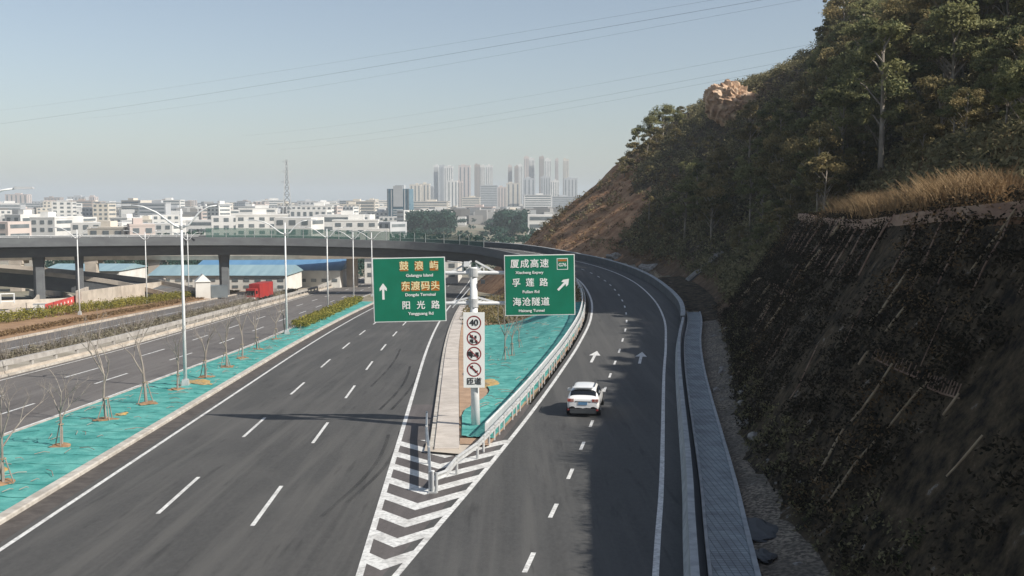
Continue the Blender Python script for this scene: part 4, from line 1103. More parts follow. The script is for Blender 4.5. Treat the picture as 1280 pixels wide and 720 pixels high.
for py in (341, 379):
    z_ = ZL(py)
    MB().tube([(XL(475), -.02, z_ - .02), (mastx, -.02, z_), (XL(712), -.02, z_ + .03)], .10, 12).build('cross_arm', M['white_steel'], g, True)
    for sx in (-1, 1):   # triangular gusset plates each side of the mast, above the arm
        hh_ = .62 if py == 341 else .34
        mbg = MB(); mbg.bar((mastx + sx * .1, -.02, z_ + hh_), (mastx + sx * 1.15, -.02, z_ + .06), .09, .09); mbg.bar((mastx + sx * .55, -.02, z_ + .05), (mastx + sx * .55, -.02, z_ + hh_ * .55), .06, .06)
        mbg.bar((mastx + sx * .15, -.02, z_ + .08), (mastx + sx * .55, -.02, z_ + hh_ * .6), .06, .06); mbg.build('brace', M['white_steel'], g)
        MB().prism([(mastx + sx * .15, z_), (mastx + sx * .5, z_ + .05), (mastx + sx * .12, z_ + hh_ * .8)], lambda u, v, k: (u, .05 - .03 * k, v)).build('gusset', M['white_steel'], g)
    MB().tube([(mastx, 0, z_ - .2), (mastx, 0, z_ + .25)], .27, 14).build('collar', M['galv'], g)
# two cameras/boxes on the mast
MB().box((mastx - .35, -.1, ZL(330)), (.3, .3, .25)).build('detector_box', M['white_steel'], g)
MB().box((mastx + .5, -.1, ZL(352)), (.22, .3, .2)).build('detector_box', M['dark_metal'], g)
MB().tube([(mastx - .1, -.15, ZL(330)), (XL(560), -.2, ZL(326))], .03, 6).build('stay', M['galv'], g)
MB().tube([(mastx - .2, -.2, ZL(360)), (XL(577), -.22, ZL(372)), (XL(566), -.2, ZL(384))], .025, 6).build('cable', M['white_steel'], g)

def board(cx0, cx1, cy0, cy1, label, roll):
    z0, z1 = ZL(cy1) + gb.z, ZL(cy0) + gb.z; x0, x1 = XL(cx0) + gb.x, XL(cx1) + gb.x
    w, h = x1 - x0, z1 - z0
    b_ = empty('road_sign', ((x0 + x1) / 2, GY - .22, z0), 0, label, 'road sign'); b_.rotation_euler = (0, R(roll), 0)
    mb = MB().box((0, 0, h / 2), (w, .05, h)); mb.build('panel', M['white_sheet'], b_)
    MB().box((0, -.028, h / 2), (w - .09, .012, h - .09)).build('face', M['green_sign'], b_)
    for k in (-1, 1): MB().box((k * w * .3, .06, h / 2), (.08, .06, h * .9)).build('back_rib', M['galv'], b_)
    return b_, w, h
bL, w, h = board(468.5, 558.5, 321.5, 401.5, 'green direction sign on the left arm with an upward arrow and orange highlighted names', -1.2)
def fx(px, x0=468.5, x1=558.5, ww=None): return ((px - x0) / (x1 - x0) - .5)
def put_text(root, w, h, box, px, py, s, size, m, bold=.0, xs=1.0, patch=None):
    x0, x1, y0, y1 = box; X_ = ((px - x0) / (x1 - x0) - .5) * w; Z_ = (1 - (py - y0) / (y1 - y0)) * h
    text_mesh('lettering', s, size, m, root, (X_, -.045, Z_), bold=bold, xs=xs)
    if patch:
        MB().box((X_, -.036, Z_), (patch, .008, size * .98)).build('name_patch', M['brown_sheet'], root)
def arrow(root, w, h, box, px, py, ang, length):
    x0, x1, y0, y1 = box; X_ = ((px - x0) / (x1 - x0) - .5) * w; Z_ = (1 - (py - y0) / (y1 - y0)) * h
    A = [(-.07, -.5), (.07, -.5), (.07, .12), (.22, .02), (.22, .2), (0, .5), (-.22, .2), (-.22, .02), (-.07, .12)]
    c, s = math.cos(ang), math.sin(ang); A = [((x * c - y * s) * length, (x * s + y * c) * length) for x, y in A]
    mb = MB(); V = [(X_ + a, -.04, Z_ + b_) for a, b_ in A]; mb.add(V, [(0, 1, 2, 8), (2, 3, 4), (4, 5, 6), (6, 7, 8), (2, 4, 6, 8)]); mb.build('arrow', M['white_sheet'], root)
box = (468.5, 558.5, 321.5, 401.5)
for k, ch in enumerate('鼓浪屿'): put_text(bL, w, h, box, 507.5 + 18.6 * k, 332.5, ch, .50, M['yellow_sheet'], .009, patch=.44)
put_text(bL, w, h, box, 526.5, 344, 'Gulangyu Island', .215, M['white_sheet'], .006, 1.05)
for k, ch in enumerate('东渡码头'): put_text(bL, w, h, box, 509 + 12.2 * k, 357.5, ch, .50, M['yellow_sheet'], .009, patch=.44)
put_text(bL, w, h, box, 527, 368, 'Dongdu Terminal', .215, M['white_sheet'], .006, 1.05)
for k, ch in enumerate('阳光路'): put_text(bL, w, h, box, 509 + 18.2 * k, 381.5, ch, .46, M['white_sheet'], .010)
put_text(bL, w, h, box, 527, 391.5, 'Yangguang Rd', .215, M['white_sheet'], .006, 1.1)
arrow(bL, w, h, box, 481, 363, 0, .86)
bR, w, h = board(631.5, 718.8, 318, 393.5, 'green direction sign on the right arm with a slanting arrow and a small route badge', -1.0)
box = (631.5, 718.8, 318, 393.5)
for k, ch in enumerate('厦成高速'): put_text(bR, w, h, box, 644.5 + 12.2 * k, 329.5, ch, .48, M['white_sheet'], .010)
put_text(bR, w, h, box, 662.5, 340, 'Xiacheng Expwy', .20, M['white_sheet'], .006, 1.1)
for k, ch in enumerate('孚莲路'): put_text(bR, w, h, box, 646 + 17 * k, 353, ch, .46, M['white_sheet'], .010)
put_text(bR, w, h, box, 664, 364, 'Fulian Rd', .21, M['white_sheet'], .006, 1.15)
for k, ch in enumerate('海沧隧道'): put_text(bR, w, h, box, 646.5 + 11.7 * k, 377, ch, .47, M['white_sheet'], .010)
put_text(bR, w, h, box, 664.5, 387.5, 'Haicang Tunnel', .20, M['white_sheet'], .006, 1.1)
arrow(bR, w, h, box, 704.5, 355.5, -R(45), .84)
X_ = ((703.5 - 631.5) / 87.3 - .5) * w; Z_ = (1 - (330 - 318) / 75.5) * h
MB().box((X_, -.037, Z_), (.58, .008, .60)).build('badge_border', M['white_sheet'], bR)
MB().box((X_, -.042, Z_), (.51, .008, .53)).build('badge', M['green_sign'], bR)
MB().box((X_, -.046, Z_ + .19), (.46, .006, .10)).build('badge_strip', M['brown_sheet'], bR)
text_mesh('lettering', 'G76', .24, M['white_sheet'], bR, (X_, -.048, Z_ - .05), bold=.008)

# white rectangular prohibition board
z0, z1 = ZL(483) + gb.z, ZL(389.5) + gb.z; x0, x1 = XL(579.5) + gb.x, XL(606) + gb.x; w, h = x1 - x0, z1 - z0
wb = empty('prohibition_sign', ((x0 + x1) / 2, GY - .34, z0), 0, 'tall white board with four dark red rings fixed to the mast below the arms', 'road sign')
pts = [(-w / 2, 0), (w / 2, 0), (w / 2, h), (-w / 2, h)]
MB().box((0, 0, h / 2), (w, .05, h)).build('panel', M['white_sheet'], wb)
def ring(root, X_, Z_, r0, r1, m, y=-.03):
    n_ = 32; V = []; 
    for k in range(n_):
        a = 2 * math.pi * k / n_; V += [(X_ + r0 * math.cos(a), y, Z_ + r0 * math.sin(a)), (X_ + r1 * math.cos(a), y, Z_ + r1 * math.sin(a))]
    MB().add(V, [(2 * k, 2 * ((k + 1) % n_), 2 * ((k + 1) % n_) + 1, 2 * k + 1) for k in range(n_)]).build('ring', m, root)
def truck_icon(root, X_, Z_, s, m):
    mb = MB()
    for (a, b_, c_, d_) in ((-.30, .0, .34, .26), (.13, -.02, .2, .2), (-.05, -.15, .6, .06), (-.22, -.22, .1, .1), (.16, -.22, .1, .1)):
        mb.box((X_ + a * s + 0, -.034, Z_ + b_ * s), (c_ * s, .01, d_ * s))
    mb.build('vehicle_symbol', m, root)
for k, py in enumerate((402.5, 421.5, 441, 460.5)):
    Z_ = (1 - (py - 389.5) / 93.5) * h
    ring(wb, 0, Z_, .335, .385, M['red_sheet']); ring(wb, 0, Z_, .32, .338, M['black_sheet'], -.031)
    if k == 0: text_mesh('lettering', '40', .46, M['black_sheet'], wb, (0, -.034, Z_), bold=.015)
    if k == 1: truck_icon(wb, .02, Z_ + .10, .5, M['black_sheet']); truck_icon(wb, .04, Z_ - .13, .55, M['black_sheet'])
    if k == 2: truck_icon(wb, .05, Z_ + .02, .85, M['black_sheet'])
    if k == 3:
        mb = MB(); mb.bar((-.14, -.034, Z_ + .12), (.12, -.034, Z_ - .12), .01, .09); mb.bar((-.2, -.034, Z_ + .08), (-.06, -.034, Z_ + .2), .01, .10); mb.bar((.06, -.034, Z_ - .16), (.2, -.034, Z_ - .06), .01, .07)
        mb.build('horn_symbol', M['black_sheet'], wb)
    if k in (1, 2, 3): MB().bar((-.24, -.038, Z_ + .24), (.24, -.038, Z_ - .24), .008, .04).build('slash', M['red_sheet'], wb)
Z_ = (1 - (475.5 - 389.5) / 93.5) * h
text_mesh('lettering', '匝道', .40, M['black_sheet'], wb, (0, -.034, Z_), bold=.008)

# ------------------------------------------------------------------ street lamps
def make_lamp():
    root = empty('street_lamp', (0, 0, 0))
    MB().tube([(0, 0, 0), (0, 0, 6), (0, 0, 12.2)], [.13, .10, .07], 12).build('pole', M['white_steel'], root, True)
    MB().box((0, 0, .25), (.5, .5, .5), taper=.8).build('base', M['galv'], root)
    for s_, L_ in ((-1, 4.0), (1, 3.0)):
        arm = MB().tube([(0, 0, 10.9), (s_ * .5, 0, 11.1), (s_ * L_ * .40, 0, 11.95), (s_ * L_ * .62, 0, 12.35), (s_ * L_ * .85, 0, 12.45)], [.07, .065, .06, .05, .045], 8).build('arm', M['white_steel'], root, True)
        hd = MB(); hd.add([(s_ * L_ * .82 + a * s_, b_, 12.45 + c_) for a, b_, c_ in ((0, -.1, -.05), (.9, -.16, -.03), (.9, .16, -.03), (0, .1, -.05), (0, -.08, .08), (.85, -.1, .07), (.85, .1, .07), (0, .08, .08))],
               [(0, 1, 2, 3), (7, 6, 5, 4), (0, 4, 5, 1), (1, 5, 6, 2), (2, 6, 7, 3), (3, 7, 4, 0)])
        hd.build('lamp_head', M['galv'], root)
    mb = MB(); mb.tube([(0, 0, 10.8), (0, 0, 11.05)], .12, 10); mb.build('collar', M['galv'], root)
    return root
lamp0 = make_lamp()
lamps = [((-26.4, 49), 'street lamp whose pole stands out of view at left, only its arm reaching in', .1), ((-22.5, 69.4), 'tall white double armed street lamp on the teal strip, nearest of the lamps seen whole', .12),
         ((-24.6, 110.5), 'white double armed street lamp on the teal strip, second from the camera', .1), ((-27.6, 152), 'white double armed street lamp at the near end of the roadside hedge', 0),
         ((-29.5, 189), 'white double armed street lamp just left of the left sign edge, near the viaduct', 0), ((-26.6, 193), 'white lamp post mostly hidden behind the left green sign', 0),
         ((-60.6, 142), 'white double armed street lamp rising out of the yellow-green hedge', 0), ((-61.2, 170), 'white double armed street lamp in front of the curved pale wall', 0), ((-60.5, 190), 'white double armed street lamp in front of the white factory', 0)]
for i, ((x, y), lab, rz) in enumerate(lamps):
    o = lamp0 if i == 0 else copy_tree(lamp0)
    o.location = (x, y, zp(y) + .1); o.rotation_euler.z = rz; tag(o, lab, 'street lamp', 'double armed street lamps')
    if i >= 6: o.scale = (.85, .85, .98)

# ------------------------------------------------------------------ young bare trees with stakes
def bare_tree(seed, h):
    r_ = random.Random(seed); mb = MB()
    def grow(p, d, L_, rad, lv):
        q_ = p + d * L_ * .5 + Vector((r_.uniform(-.04, .04), r_.uniform(-.04, .04), 0)) * L_; e = p + d * L_
        mb.tube([p, q_, e], [rad, rad * .8, rad * .6], 6 if lv < 2 else 4, lv == 0)
        if lv >= 4: return
        for k in range(r_.choice((2, 3)) if lv else r_.choice((3, 4))):
            nd = (d + Vector((r_.uniform(-1, 1), r_.uniform(-1, 1), r_.uniform(-.1, .6))) * (.75 if lv else .6)).normalized()
            grow(e if k else q_.lerp(e, .6), nd, L_ * r_.uniform(.52, .75), rad * .5, lv + 1)
    grow(Vector((0, 0, -.1)), Vector((r_.uniform(-.06, .06), r_.uniform(-.06, .06), 1)).normalized(), h * .48, .085, 0)
    return mb
protos = []
for k in range(8):
    root = empty('bare_tree', (0, 0, 0)); bare_tree(60 + k, (5.0, 4.2, 5.6, 4.7, 5.2, 3.9, 4.8, 5.4)[k]).build('trunk', M['bark_grey'], root)
    for a in ((.3, 2.4, 4.5), (1.0, 3.3), (.1, 2.0, 4.1), (2.2, 5.0), (.9,), (.5, 2.9), (1.5, 3.4, 5.6), (4.0,))[k]:
        MB().tube([(.45 * math.cos(a), .45 * math.sin(a), 0), (.07 * math.cos(a), .07 * math.sin(a), 1.35)], .03, 6).build('stake', M['bark_grey'], root)
    mm_ = rock_mesh(.55, .5, .12, 80 + k, 3); mm_.materials.append(M['rust_soil']); md_ = bpy.data.objects.new('planting_mound', mm_); COL.objects.link(md_); md_.parent = root
    MB().tube([(.5 * math.cos(q) * .28, .5 * math.sin(q) * .28, 1.28) for q in np.linspace(0, 6.28, 9)], .02, 5).build('tie', M['asb'], root)
    protos.append(root)
bt = [(4, 604), (77, 557), (133, 525), (183, 505), (222, 487), (257, 472), (283, 459), (303, 448), (322, 437), (345, 424), (357, 417)]
blab = ['bare young tree cut by the left edge with an orange patch at its foot', 'bare staked tree on the teal strip, second from the left edge', 'bare staked tree with a dark forked trunk, third from the left edge',
        'bare staked tree just left of the nearest street lamp', 'thin bare tree right behind the nearest street lamp pole', 'bare tree beside the patch of leaf litter on the teal strip', 'bare tree just past the leaf litter patch', 'slim bare tree in the middle of the teal strip, eighth from the left edge',
        'slim bare tree a few metres before the second street lamp', 'slim bare tree right at the second street lamp', 'last bare tree before the roadside hedge begins']
for i, ((px, py), lab) in enumerate(zip(bt, blab)):
    p = U(px, py, dz=.15); o = protos[i] if i < 8 else copy_tree(protos[i % 8]); o.location = p; o.rotation_euler = (0, 0, i * 1.7); sc_ = (.8, .82, .95, 1.05, .8, 1.0, .9, .95, .9, .85, .8)[i]; o.rotation_euler = (random.uniform(-.06, .06), random.uniform(-.06, .06), i * 1.7); o.scale = (sc_ * 1.1,) * 2 + (sc_,)
    tag(o, lab, 'bare tree', 'young bare trees on the teal strip')
# litter patches
M['litter'] = mat('leaf_litter', (.42, .32, .16), .95, (.20, .14, .08), 6, bump=.8, col3=(.55, .35, .10), scale3=3, amt3=.7)
for (px, py, sx, sy, lab) in ((248, 478, 1.6, 2.6, 'patch of dry leaf litter on the teal strip next to the nearest street lamp'), (2, 588, .5, 1.0, 'orange soil heap at the foot of the leftmost bare tree'), (152, 518, .8, .5, 'small yellow branch pile beside the third bare tree')):
    p = U(px, py, dz=.17); me = rock_mesh(sx * .5, sy * .5, .08, 9, 3); me.materials.append(M['litter']); o = bpy.data.objects.new('leaf_pile', me); COL.objects.link(o); o.location = p; o.rotation_euler.z = .9; tag(o, lab, 'leaf pile')
# dark tyre marks on the main road
M['tyre'] = bpy.data.materials.new('tyre_rubber_film'); M['tyre'].use_nodes = True
tn = M['tyre'].node_tree; pb = tn.nodes['Principled BSDF']; pb.inputs['Base Color'].default_value = (.018, .018, .018, 1); pb.inputs['Roughness'].default_value = .7
tc_ = tn.nodes.new('ShaderNodeTexCoord'); nn_ = tn.nodes.new('ShaderNodeTexNoise'); nn_.inputs['Scale'].default_value = .35; nn_.inputs['Detail'].default_value = 6; tn.links.new(tc_.outputs['Object'], nn_.inputs[0])
mr_ = tn.nodes.new('ShaderNodeMapRange'); mr_.inputs[1].default_value = .30; mr_.inputs[2].default_value = .72; mr_.inputs[3].default_value = .12; mr_.inputs[4].default_value = .5; tn.links.new(nn_.outputs[0], mr_.inputs[0]); tn.links.new(mr_.outputs[0], pb.inputs['Alpha'])
mk = MB()
for (xa_, ya_, xb_, yb_, bend) in ((-6.3, 38, -5.9, 53, .5), (-6.9, 36, -6.4, 52, .5), (-7.2, 60, -7.6, 84, .4), (-7.9, 60, -8.3, 82, .4), (-9.8, 70, -10.6, 96, .3)):
    n0 = 14
    for k in range(n0):
        t0, t1 = k / n0, (k + 1) / n0; f_ = lambda t: (xa_ + (xb_ - xa_) * t + bend * math.sin(math.pi * t), ya_ + (yb_ - ya_) * t)
        (x0_, y0_), (x1_, y1_) = f_(t0), f_(t1); w_ = .09
        mk.add([(x0_ - w_, y0_, zp(y0_) + .006), (x0_ + w_, y0_, zp(y0_) + .006), (x1_ + w_, y1_, zp(y1_) + .006), (x1_ - w_, y1_, zp(y1_) + .006)], [(0, 1, 2, 3)])
mk.build('tyre_marks', M['tyre'], main_road)
# fallen twigs over the netting (uncountable)
tw = MB()
for k in range(150):
    y = random.uniform(28, 120); x = X2(y) + random.uniform(.6, XK(y) - X2(y) - .8); z_ = zp(y) + .2
    a = random.uniform(0, 6.28); L_ = random.uniform(.3, 1.2); p = Vector((x, y, z_)); q_ = p + Vector((math.cos(a) * L_, math.sin(a) * L_, .04)); tw.tube([p, p.lerp(q_, .5) + Vector((.05, .08, .05)), q_], .018, 4)
for k in range(60):
    y = random.uniform(56, 118); t_ = random.uniform(.2, .95); p = Vector(isl(y, t_)) + Vector((0, 0, .15)); a = random.uniform(0, 6.28); L_ = random.uniform(.3, 1.3)
    q_ = p + Vector((math.cos(a) * L_, math.sin(a) * L_, .03)); tw.tube([p, p.lerp(q_, .5) + Vector((.05, .08, .05)), q_], .02, 4)
tag(tw.build('twig_litter', M['bark_grey']), 'thin dead twigs scattered over the teal netting', 'twigs', None, 'stuff')
# creases and weighting stones are part of the netting; young trees on the island
for i, (px, py, sc_, lab) in enumerate(((632, 452, .9, 'young tree sapling on the island netting, left of the two below the right sign'), (640, 446, .85, 'young tree sapling on the island netting, right of the two below the right sign'), (650, 436, .6, 'small leafy sapling in the middle of the island netting'))):
    Yq = 75 + 6 * i
    for Yq in np.arange(55, 118, .5):
        tt = min(1, max(0, ((px - 640) / F * Yq - (XD(Yq) + 3.05)) / max(.1, XR(Yq) - .75 - XD(Yq) - 3.05))); p = Vector(isl(Yq, tt))
        pz = PX(px, py, Yq)
        if pz.z < p.z: break
    o = copy_tree(protos[i % 4]); o.location = p; o.rotation_euler = (0, 0, i * 2.1); o.scale = (sc_,) * 3; tag(o, lab, 'bare tree', 'young trees on the island')
# red cone-like marker by the mast (small reddish patch right of the white board)
p = U(612, 480, dz=.2)
me = rock_mesh(.9, 1.6, .12, 12, 3); me.materials.append(M['litter']); o = bpy.data.objects.new('leaf_pile', me); COL.objects.link(o); o.location = p; tag(o, 'reddish debris heap on the netting just right of the white board', 'debris pile')

# hedges
def hedge(name, xf, y0, y1, wd, ht, m, label, seed, step=.5, leaf=.16, n_per=26, shrub=False, cat='hedge', base=.1):
    rr = np.random.default_rng(seed); cs_ = []
    for y in np.arange(y0, y1, step):
        for w_ in np.arange(-wd / 2, wd / 2 + .01, .45):
            cs_.append((xf(y) + w_ + rr.normal() * .12, y + rr.normal() * .15, zp(y) + base + ht * (.35 + .35 * rr.random())))
    V, Fq, t = leaves(cs_, n_per, (.42, .42, ht * .5), leaf, seed=seed)
    root = empty(name, (xf(y0), y0, zp(y0)), 0, label, cat)
    V = V - np.array([xf(y0), y0, zp(y0)])
    mkobj('foliage', V, Fq, M[m], root, False, t)
    mb = MB()
    for y in np.arange(y0, y1, 1.6): mb.tube([(xf(y), y, zp(y) - .1), (xf(y) + .1, y, zp(y) + ht * .6)], .04, 5)
    local(mb, root).build('stems', M['bark_grey'], root); return root
hedge('hedge', lambda y: X2(y) + 1.2, 118, 175, 1.6, 1.1, 'leaf_yellow', 'clipped yellow-green hedge beside the teal strip next to the left sign', 21)
hedge('hedge', lambda y: -64 + (y - 127) * .07, 96, 188, 2.6, 1.4, 'leaf_yellow', 'long yellow-green hedge at the left in front of the far road', 22, step=.7)
M['leaf_pale'] = mat('leaf_pale_dry', (.2, .18, .13), .9, tint=[(.10, .085, .06), (.17, .15, .105), (.25, .23, .16), (.34, .31, .23)], spec=.1)
hedge('dry_hedge', lambda y: X2(y) - 17.4, 40, 215, 1.4, .7, 'leaf_pale', 'strip of pale dry shrubs behind the concrete rail barrier', 23, step=.9, leaf=.15)
hedge('dry_hedge', lambda y: X2(y) - 29.6, 60, 215, 2.0, .35, 'leaf_rust', 'strip of low rusty shrubs on the bank beyond the side road', 24, step=1.1, leaf=.16)
# leafless thicket reading as a speckled dark strip
mb = MB(); rr = random.Random(5)
for k in range(420):
    y = rr.uniform(50, 200); x = X2(y) - rr.uniform(16.6, 19.5); p = Vector((x, y, zp(y)))
    for j in range(4):
        q_ = p + Vector((rr.uniform(-.5, .5), rr.uniform(-.5, .5), rr.uniform(.8, 1.9))); mb.tube([p, p.lerp(q_, .5) + Vector((rr.uniform(-.1, .1), 0, 0)), q_], [.03, .02, .01], 3, False)
tag(mb.build('thicket', M['bark_grey']), 'leafless grey thicket among the pale shrubs behind the rail barrier', 'thicket', None, 'stuff')
# vegetation between main road and ramp under the viaduct
P_ = []; rr2 = np.random.default_rng(77)
for k in range(520):
    y = rr2.uniform(121, 168); t_ = rr2.uniform(.02, .95); P_.append(Vector(isl(y, t_)) + Vector((0, 0, .6)))
V, Fq, t = leaves([tuple(p) for p in P_], 40, (1.0, 1.0, .9), .22, seed=78)
tag(mkobj('island_bushes', V, Fq, M['leaf_olive'], None, False, t), 'olive bushes at the back of the island below the viaduct', 'bushes', None, 'stuff')

# ------------------------------------------------------------------ vehicles
def loft_vehicle():
    """rear at y=0, front at y=4.6; returns meshes split by zone"""
    st_ = [(-.02, .78, .50, .98, .60, 1.02), (.03, .88, .34, 1.02, .70, 1.08), (.16, .92, .30, 1.06, .74, 1.20), (.50, .935, .26, 1.08, .70, 1.56), (.85, .94, .26, 1.08, .68, 1.64), (1.7, .945, .24, 1.07, .69, 1.67),
           (2.5, .94, .24, 1.05, .68, 1.64), (2.9, .94, .24, 1.04, .66, 1.50), (3.45, .93, .25, 1.02, .64, 1.08), (4.2, .90, .27, .92, .62, .97), (4.55, .80, .34, .76, .55, .82), (4.62, .70, .42, .66, .5, .70)]
    V = []; nr = 12
    for (y, hw, zb, zbelt, hr, zr_) in st_:
        half = [(0, zb), (hw * .75, zb), (hw * .97, zb + .14), (hw, (zb + zbelt) / 2), (hw * .97, zbelt), (hr + .03, zr_ - .07 if zr_ - zbelt > .2 else (zr_ + zbelt) / 2), (hr * .7, zr_)]
        ringp = [(x, y, z) for x, z in half] + [(0, y, zr_ + .01)] + [(-x, y, z) for x, z in half[:0:-1]]
        V += ringp
    n_ = 14; Fc = []; zone = []
    for i in range(len(st_) - 1):
        for k in range(n_):
            k2 = (k + 1) % n_; Fc.append((i * n_ + k, i * n_ + k2, (i + 1) * n_ + k2, (i + 1) * n_ + k))
            z_ = 0
            if k in (0, 13, 1, 12): z_ = 2                                # dark sill
            if k in (4, 9) and i in (3, 4, 5, 6): z_ = 1                # side glass
            if k in (5, 6, 7, 8) and i == 2: z_ = 3                      # rear glass
            if k in (5, 6, 7, 8) and i == 7: z_ = 4                      # windscreen
            zone.append(z_)
    Fc.append(tuple(range(n_ - 1, -1, -1))); zone.append(0); Fc.append(tuple((len(st_) - 1) * n_ + k for k in range(n_))); zone.append(0)
    me = bpy.data.meshes.new('tmp'); me.from_pydata(V, [], Fc); me.update()
    for _ in range(5): me.materials.append(M['car_white'])
    me.polygons.foreach_set('material_index', zone)
    o = bpy.data.objects.new('tmp', me); COL.objects.link(o); md = o.modifiers.new('s', 'SUBSURF'); md.levels = 2; md.render_levels = 2
    dg = bpy.context.evaluated_depsgraph_get(); ev = bpy.data.meshes.new_from_object(o.evaluated_get(dg)); bpy.data.objects.remove(o)
    Vn = [tuple(v.co) for v in ev.vertices]; zones = {}
    for p in ev.polygons: zones.setdefault(p.material_index, []).append(tuple(p.vertices))
    return Vn, zones
def sub_mesh(Vn, faces):
    ids = sorted({i for f in faces for i in f}); mp = {a: b_ for b_, a in enumerate(ids)}
    return [Vn[i] for i in ids], [tuple(mp[i] for i in f) for f in faces]
cs0 = s_of_y(57.0); cpos = ramp_at(cs0, -4.95, .01); cdir = ramp_at(cs0 + 3, -4.95) - cpos
cpos = Vector((PX(728.5, 500, 57.2).x, 57.2, zp(57.2) + .02))
car = empty('white_car', cpos, math.atan2(cdir.y, cdir.x) - math.pi / 2 , 'white sport utility car driving away in the left lane of the ramp', 'car')
Vn, zs = loft_vehicle()
for zid, nm, mm in ((0, 'body', 'car_white'), (2, 'underbody', 'dark_rubber'), (3, 'rear_window', 'glass_dark'), (4, 'windscreen', 'glass_dark')):
    v_, f_ = sub_mesh(Vn, zs[zid]); mkobj(nm, v_, f_, M[mm], car, True)
v_, f_ = sub_mesh(Vn, zs[1])
for s_ in (-1, 1):
    vv, ff = sub_mesh(v_, [f for f in f_ if v_[f[0]][0] * s_ > 0]); mkobj('side_window', vv, ff, M['glass_dark'], car, True)
for s_ in (-1, 1):
    for yw in (.82, 3.72):
        wh = empty('wheel', (s_ * .86, yw, .34)); wh.parent = car
        MB().tube([(-.11, 0, 0), (.11, 0, 0)], .345, 22).build('tyre', M['dark_rubber'], wh)
        MB().tube([(-.125, 0, 0), (.125, 0, 0)], .21, 16).build('rim', M['chrome'], wh)
    MB().box((s_ * .70, .035, .97), (.36, .12, .17)).build('tail_lamp', M['light_red'], car)
    MB().box((s_ * .60, 1.7, 1.665), (.04, 1.9, .05)).build('roof_rail', M['dark_metal'], car)
    MB().box((s_ * 1.03, 2.75, 1.10), (.2, .12, .15), taper=.85).build('mirror', M['car_white'], car)
    MB().box((s_ * .82, .05, .42), (.12, .06, .08)).build('rear_reflector', M['red_sheet'], car)
MB().box((0, -.03, .80), (.50, .03, .15)).build('number_plate', M['blue_roof'], car)
MB().box((0, .0, .90), (.9, .05, .05)).build('plate_recess', M['dark_metal'], car)
MB().box((0, .0, .36), (1.45, .16, .24)).build('rear_bumper', M['dark_metal'], car)
MB().box((0, .52, 1.63), (1.15, .26, .03)).build('roof_spoiler', M['car_white'], car)

# red container truck
tpz = Vector((-45.3, 176, zp(176) + .02))
tr = empty('red_truck', tpz, R(-8), 'red lorry with a boxy red body on the side road under the viaduct', 'lorry')
MB().box((0, .7, 1.75), (2.4, 2.0, 2.5), taper=.94).build('cab', M['truck_red'], tr)
MB().box((0, -.33, 2.1), (2.0, .06, .95)).build('windscreen', M['glass_dark'], tr)
for s_ in (-1, 1): MB().box((s_ * 1.17, .6, 2.15), (.06, .9, .7)).build('side_window', M['glass_dark'], tr)
MB().box((0, -.34, .8), (2.3, .1, .5)).build('bumper', M['white_sheet'], tr)
MB().box((0, 6.2, 2.35), (2.55, 8.4, 3.2)).build('box_body', M['truck_red'], tr)
MB().box((0, 5.2, .65), (1.0, 9.5, .3)).build('chassis', M['dark_metal'], tr)
for yw in (.9, 5.2, 8.3, 9.5):
    for s_ in (-1, 1): MB().tube([(s_ * 1.2 - .16, yw, .5), (s_ * 1.2 + .16, yw, .5)], .5, 18).build('wheel', M['dark_rubber'], tr)
tr.scale = (.76,) * 3
# white box truck on the viaduct
i_ = min(range(len(RAMP)), key=lambda i: abs(RAMP[i].x + 25.0) + (0 if RAMP[i].y > 180 else 99))
d_ = RAMP[i_ + 1] - RAMP[i_]; tl = RAMP[i_] + RR[i_] * -2.5
wt = empty('white_truck', tl, math.atan2(d_.y, d_.x) - math.pi / 2, 'white box truck driving on the viaduct deck above the left sign', 'lorry')
MB().box((0, 2.2, 1.95), (2.2, 4.3, 2.3)).build('box_body', M['wall_white'], wt)
MB().box((0, 5.1, 1.35), (2.0, 1.5, 1.7), taper=.9).build('cab', M['wall_white'], wt)
MB().box((0, 5.87, 1.6), (1.7, .06, .7)).build('windscreen', M['glass_dark'], wt)
for yw in (1.1, 4.9):
    for s_ in (-1, 1): MB().tube([(s_ * .95 - .12, yw, .42), (s_ * .95 + .12, yw, .42)], .42, 16).build('wheel', M['dark_rubber'], wt)

# ------------------------------------------------------------------ factory behind the viaduct
def gable(x0, x1, y0, y1, z0, ze, zr_, name, label, mroof, win=True, mw='wall_white', nwin=10, rows=(.35, .72)):
    root = empty(name, ((x0 + x1) / 2, y0, z0), 0, label, 'factory'); w = x1 - x0; dp = y1 - y0; he = ze - z0; hr = zr_ - z0
    MB().box((0, dp / 2, he / 2), (w, dp, he)).build('wall', M[mw], root)
    mb = MB(); mb.add([(-w / 2 - .4, -.5, he), (w / 2 + .4, -.5, he), (w / 2 + .4, dp / 2, hr), (-w / 2 - .4, dp / 2, hr), (w / 2 + .4, dp + .5, he), (-w / 2 - .4, dp + .5, he)], [(0, 1, 2, 3), (3, 2, 4, 5), (0, 3, 5), (1, 4, 2)])
    mb.build('roof', M[mroof], root)
    if win:
        for rw_ in rows:
            for k in range(nwin):
                f = MB().box((-w / 2 + w * (k + .5) / nwin, -.03, he * rw_), (w / nwin * .5, .1, he * .16)).build('window', M['glass_grey'], root)
    return root
zf = zp(222)
gable(-77, -48, 216, 232, zf, zf + 3.7, zf + 5.5, 'factory', 'white two storey factory with a pale blue metal roof seen under the viaduct', 'pale_roof', nwin=12)
gable(-74, -40, 236, 262, zp(250), zp(250) + 4.6, zp(250) + 7.4, 'factory', 'long shed with a bright blue metal roof behind the white factory', 'blue_roof', nwin=14, rows=(.5,))
